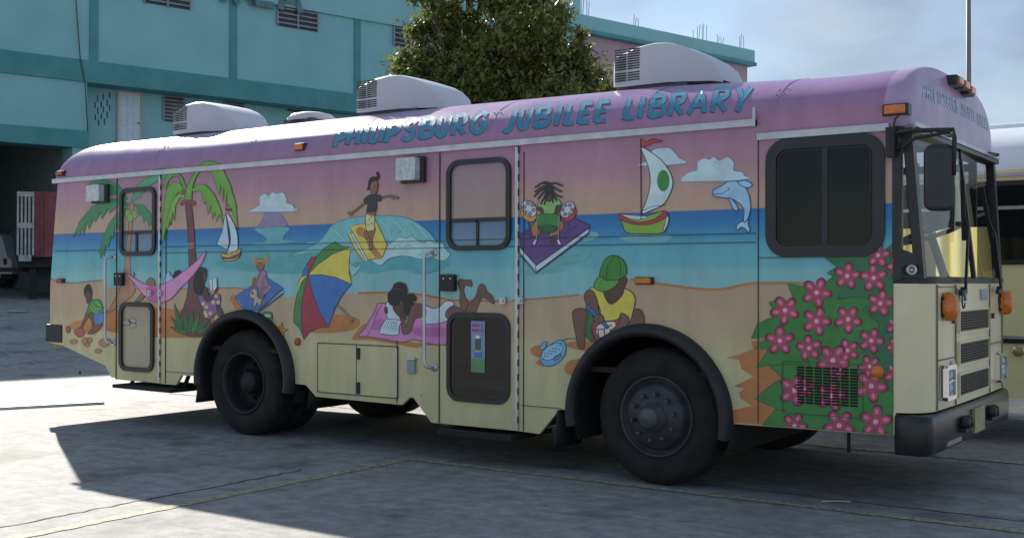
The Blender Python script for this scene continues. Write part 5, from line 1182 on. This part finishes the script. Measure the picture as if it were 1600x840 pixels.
# ------------------------------------------------------------------ second bus alongside
Y2 = 3.62; A2, B2 = -9.0, -1.35
C2 = mat('ivory_bus_paint', C(198, 190, 138), .25, var=.05, scale=2, coat=.2)
W2 = mat('white_bus_roof', C(200, 205, 212), .35, var=.06, scale=2)
b2_ = thing('cream_bus', ((A2 + B2) / 2, Y2 + 1.25, 0), 'plain cream bus with dark windows parked behind the library bus', 'bus')
def rz2(y): return 2.5 + .5 * max(0, 1 - (abs(y - 1.25) / 1.25) ** 2.4) ** .5
m = MB(); m.prism([[(A2, .42)] + [(A2 + 1.4, .42)] + arc(A2 + 2.1, .45, .6, .58, 180, 0) + arc(B2 - 2.0, .45, .6, .58, 180, 0) + [(B2, .42), (B2, 2.5), (A2, 2.5)]], Y2, Y2 + .04); m.box(A2, B2, Y2 + 2.46, Y2 + 2.5, .4, 2.5); m.box(A2, A2 + .04, Y2 + .04, Y2 + 2.46, .4, 2.5); m.box(B2 - .04, B2, Y2 + .04, Y2 + 2.46, .4, 2.5); m.build('body', C2, b2_)
yy = [1.25 - 1.25 * math.copysign(abs(math.cos(math.pi * i / 30)) ** .6, math.cos(math.pi * i / 30)) for i in range(31)]
m = MB(); m.grid([[(x, Y2 + y, 2.5 + (rz2(y) - 2.5) * k) for y in yy] for x, k in [(A2, 0), (A2 + .03, .4), (A2 + .15, .8), (A2 + .4, 1), (B2 - 2, 1), (B2 - .4, 1), (B2 - .12, .8), (B2 - .02, .4), (B2, 0)]]); m.build('roof', W2, b2_)
x = A2 + .5
while x < B2 - .9:
    fo = ring(x, x + .92, 1.64, 2.40, .045, .06, Y2 - .02, Y2).build('window', BLK2, b2_); MB().box(x + .04, x + .88, Y2 - .010, Y2 - .004, 1.68, 2.36).build('pane', DARKG, fo); MB().box(x + .04, x + .88, Y2 - .02, Y2 - .009, 2.14, 2.17).build('bar', ALU, fo); x += 1.0
MB().box(A2, B2, Y2 - .022, Y2 + .002, 2.44, 2.47).build('gutter', ALU, b2_)
for z in (.945, .985): MB().box(A2, B2, Y2 - .016, Y2 + .002, z - .014, z + .014).build('rub_rail', ALU if z > .96 else BLK2, b2_)
MB().box(A2, B2, Y2 - .008, Y2 + .002, .958, .971).build('rub_rail', BLK2, b2_)
p = onY(1592, 548, Y2)
for dx in (0, -2.4, -4.8):
    o = MB().lathe([(.055, .0), (.055, .014), (.045, .02)], (p.x + dx, Y2 - .002, p.z), (0, -1, 0), 20).build('marker_lamp', CHROME, b2_); MB().lathe([(0, .03), (.03, .026), (.044, .012), (.044, .002)], (p.x + dx, Y2 - .002, p.z), (0, -1, 0), 20).build('lens', mat('amber_round', (.5, .3, .05, 1), .2), o)
for cx in (A2 + 2.1, B2 - 2.0):
    for y, s in ((Y2 + .06, 1), (Y2 + 2.44, -1)):
        t = tyre(cx, y, s, .47).build('tyre', TYRE, b2_); MB().lathe([(.29, -.02), (.28, .0), (.26, -.03), (.2, -.01), (.1, .02), (0, .05)], (cx, y, .47), (0, -s, 0), 28).build('rim', RIM, t)
MB().box(A2 + .1, B2 - .1, Y2 + .1, Y2 + 2.4, .5, .6).build('underframe', UNDER, b2_)
for x in (-5.5, -2.6): m = MB(); m.box(x, x + .7, Y2 + .9, Y2 + 1.6, 2.96, 3.04); m.build('roof_hatch', W2, b2_, .03)

# ------------------------------------------------------------------ trailer and van in the loading bay
RED = mat('faded_red_paint', (.24, .06, .07, 1), .6, var=.25, scale=3); WRK = mat('worn_white_paint', (.42, .42, .40, 1), .6, var=.25, scale=5)
def local(px, py, dep):
    v = ray(px, 436); p = CAM + v * dep; return p
pt = local(27, 440, 36.5); e1 = FU.copy(); gzz = .95
tr = thing('red_trailer', (pt.x, pt.y, gzz), 'red box trailer with a white slatted end frame in the loading bay', 'trailer')
dxt = Vector((RX.x, RX.y, 0)).normalized(); dyt = Vector((_F.x, _F.y, 0)); dxt = (dxt * .93 + dyt * .37).normalized(); dyt = Vector((-dxt.y, dxt.x, 0))
def tb(name, x0, x1, y0, y1, z0, z1, m_, par=tr, o=pt, ax=None):
    ux, uy = ax or (dxt, dyt); vs = [Vector((o.x, o.y, 0)) + ux * x + uy * y + Vector((0, 0, z)) for x in (x0, x1) for y in (y0, y1) for z in (z0, z1)]
    return MB().add(vs, [(0, 1, 3, 2), (4, 6, 7, 5), (0, 4, 5, 1), (2, 3, 7, 6), (0, 2, 6, 4), (1, 5, 7, 3)]).build(name, m_, par)
g0 = .75
tb('box', .50, 3.6, .0, 7, g0 + 1.45, g0 + 3.6, RED); tb('chassis', .0, 3.4, .2, 6.5, g0 + 1.1, g0 + 1.44, UNDER)
for i in range(6): tb('rib', .7 + i * .5, .76 + i * .5, -.06, -.003, g0 + 1.45, g0 + 3.6, RED)
tb('end_frame', -.02, .50, -.10, .0, g0 + 3.42, g0 + 3.58, WRK); tb('end_frame', -.02, .50, -.10, .0, g0 + 2.38, g0 + 2.56, WRK); tb('end_frame', .04, .42, -.10, .0, g0 + 1.3, g0 + 1.5, WRK)
for i in range(5): tb('end_bar', -.02 + i * .115, .04 + i * .115, -.08, -.02, g0 + 1.5, g0 + 3.42, WRK)
for x in (.35, 1.05): tb('landing_leg', x, x + .22, .3, .5, g0 - .05, g0 + 1.1, UNDER); tb('foot', x - .08, x + .3, .2, .6, g0 - .06, g0 + .0, UNDER)
tb('drawbar', -1.0, .6, .9, 1.1, g0 + .95, g0 + 1.1, UNDER)
pv = local(-26, 436, 44); g1 = gz(pv.x, pv.y)
vn = thing('white_van', (pv.x, pv.y, g1), 'white van half hidden behind the trailer frame at the left edge', 'van')
VW = mat('white_van_paint', (.8, .82, .85, 1), .3, var=.05); vx = Vector((_R.x, _R.y, 0)); vy = Vector((_F.x, _F.y, 0))
m = MB(); prof_v = [(-1.9, .35), (1.55, .35), (1.62, .5), (1.62, 1.0), (1.45, 1.15), (1.25, 1.9), (1.1, 2.05), (-1.7, 2.05), (-1.9, 1.8)]
m.prism([prof_v], -.9, .9); m.v = [tuple(Vector((pv.x, pv.y, g1)) + vx * (x - .1) + vy * y + Vector((0, 0, z))) for x, y, z in m.v]; m.build('body', VW, vn)
for x0, x1, z0, z1 in ((.35, 1.05, 1.15, 1.75), (-.7, .25, 1.15, 1.75)): tb('side_window', x0, x1, -.915, -.905, g1 + z0, g1 + z1, DARKG, vn, pv, (vx, vy))
tb('door_seam', .28, .295, -.91, -.902, g1 + .45, g1 + 1.9, UNDER, vn, pv, (vx, vy)); tb('tail_lamp', 1.2, 1.34, -.915, -.8, g1 + .85, g1 + 1.1, REDL, vn, pv, (vx, vy)); tb('bumper', 1.1, 1.6, -.93, .93, g1 + .3, g1 + .5, UNDER, vn, pv, (vx, vy))
for x in (-1.2, 1.0):
    for y in (-.85, .85): o = Vector((pv.x, pv.y, g1)) + vx * x + vy * y + Vector((0, 0, .33)); MB().lathe([(0, .02), (.2, .02), (.25, .04), (.33, .02), (.33, -.16), (0, -.16)], o, -vy if y < 0 else vy, 24).build('wheel', TYRE, vn)

# ------------------------------------------------------------------ tree
def leaf_mat(name, c):
    m = bpy.data.materials.new(name); m.use_nodes = True; t = m.node_tree; t.nodes.clear()
    o = _n(t, 'ShaderNodeOutputMaterial'); d = _n(t, 'ShaderNodeBsdfPrincipled'); tl = _n(t, 'ShaderNodeBsdfTranslucent'); mxs = _n(t, 'ShaderNodeMixShader'); mxs.inputs[0].default_value = .4
    gi = _n(t, 'ShaderNodeNewGeometry'); hs = _n(t, 'ShaderNodeHueSaturation'); hs.inputs['Color'].default_value = c
    mr = _n(t, 'ShaderNodeMapRange'); mr.inputs[3].default_value = .5; mr.inputs[4].default_value = 1.55; mr2 = _n(t, 'ShaderNodeMapRange'); mr2.inputs[3].default_value = .465; mr2.inputs[4].default_value = .525
    t.links.new(gi.outputs['Random Per Island'], mr.inputs[0]); t.links.new(gi.outputs['Random Per Island'], mr2.inputs[0]); t.links.new(mr.outputs[0], hs.inputs['Value']); t.links.new(mr2.outputs[0], hs.inputs['Hue'])
    d.inputs['Roughness'].default_value = .45
    t.links.new(hs.outputs[0], d.inputs['Base Color']); t.links.new(hs.outputs[0], tl.inputs[0]); t.links.new(d.outputs[0], mxs.inputs[1]); t.links.new(tl.outputs[0], mxs.inputs[2]); t.links.new(mxs.outputs[0], o.inputs[0])
    return m
LEAF = leaf_mat('leaves', (.15, .175, .045, 1)); BARK = mat('bark', (.09, .07, .055, 1), .9, var=.3, scale=8, bump=.4)
def tree(px, dep, blobs, label, nleaf, seed):
    rnd = np.random.default_rng(seed); v = ray(px, 436); base = CAM + v * dep; base.z = gz(base.x, base.y); rt_ = Vector((_R.x, _R.y, 0)); fw = Vector((_F.x, _F.y, 0))
    t = thing('broadleaf_tree', base, label, 'tree')
    cs = []
    for bx, by, r in blobs:
        c = CAM + ray(bx, by) * (dep + float(rnd.uniform(-1.0, 1.0))); cs.append((c, r * dep / F_PX))
    fork = base + Vector((0, 0, 2.6)); m = MB()
    m.tube([base, base + Vector((.1, 0, 1.3)), fork], [.26, .21, .18], 10)
    for c, r in cs:
        mid = fork.lerp(c, .5) + Vector((float(rnd.uniform(-.3, .3)), float(rnd.uniform(-.3, .3)), -.2)); m.tube([fork, mid, c, c + (c - mid).normalized() * r * .6], [.1, .06, .03, .01], 6)
        for _ in range(5):
            d = Vector(rnd.normal(size=3)).normalized(); m.tube([c.lerp(mid, .3), c + d * r * .5, c + d * r * .95], [.03, .018, .006], 5)
    m.build('trunk', BARK, t)
    V = []; Fc = []
    tot = sum(r * r for _, r in cs)
    for c, r in cs:
        n = int(nleaf * r * r / tot); ncl = max(6, n // 46)
        for _ in range(ncl):
            d = rnd.normal(size=3); d /= np.linalg.norm(d); rr = r * (rnd.uniform(.15, 1.0) ** .5) * rnd.uniform(.85, 1.12); cc = np.array(c) + d * rr * np.array([1, 1, .9])
            cr = rnd.uniform(.10, .34)
            k = int(rnd.integers(16, 76)); P_ = cc + rnd.normal(size=(k, 3)) * cr * .62; A_ = rnd.normal(size=(k, 3)); B_ = rnd.normal(size=(k, 3))
            for q in range(k):
                a = A_[q] / np.linalg.norm(A_[q]); a[2] -= .35; b = np.cross(a, B_[q]); b /= np.linalg.norm(b); l = rnd.uniform(.055, .105); w = l * .42; o = len(V)
                V += [tuple(P_[q] - a * l), tuple(P_[q] + b * w), tuple(P_[q] + a * l), tuple(P_[q] - b * w)]; Fc.append((o, o + 1, o + 2, o + 3))
    me = bpy.data.meshes.new('crown'); me.from_pydata(V, [], Fc); me.materials.append(LEAF); me.update(); o = bpy.data.objects.new('crown', me); SC.collection.objects.link(o); adopt(o, t)
    return t
tree(800, 27, [(785, 70, 52), (845, 55, 46), (735, 60, 40), (690, 25, 38), (668, -12, 30), (645, 95, 24), (690, 90, 40), (640, 125, 22), (660, 140, 34), (720, 120, 48), (780, 125, 52), (845, 115, 50), (900, 100, 32), (925, 128, 26), (865, 25, 26), (820, 5, 40), (775, -10, 36), (905, 66, 18), (948, 148, 17), (770, 170, 56), (860, 160, 50), (690, 155, 44), (915, 158, 30), (632, 108, 14), (720, -40, 34), (655, 45, 20)], 'leafy green tree rising behind the middle of the library bus', 34000, 3)
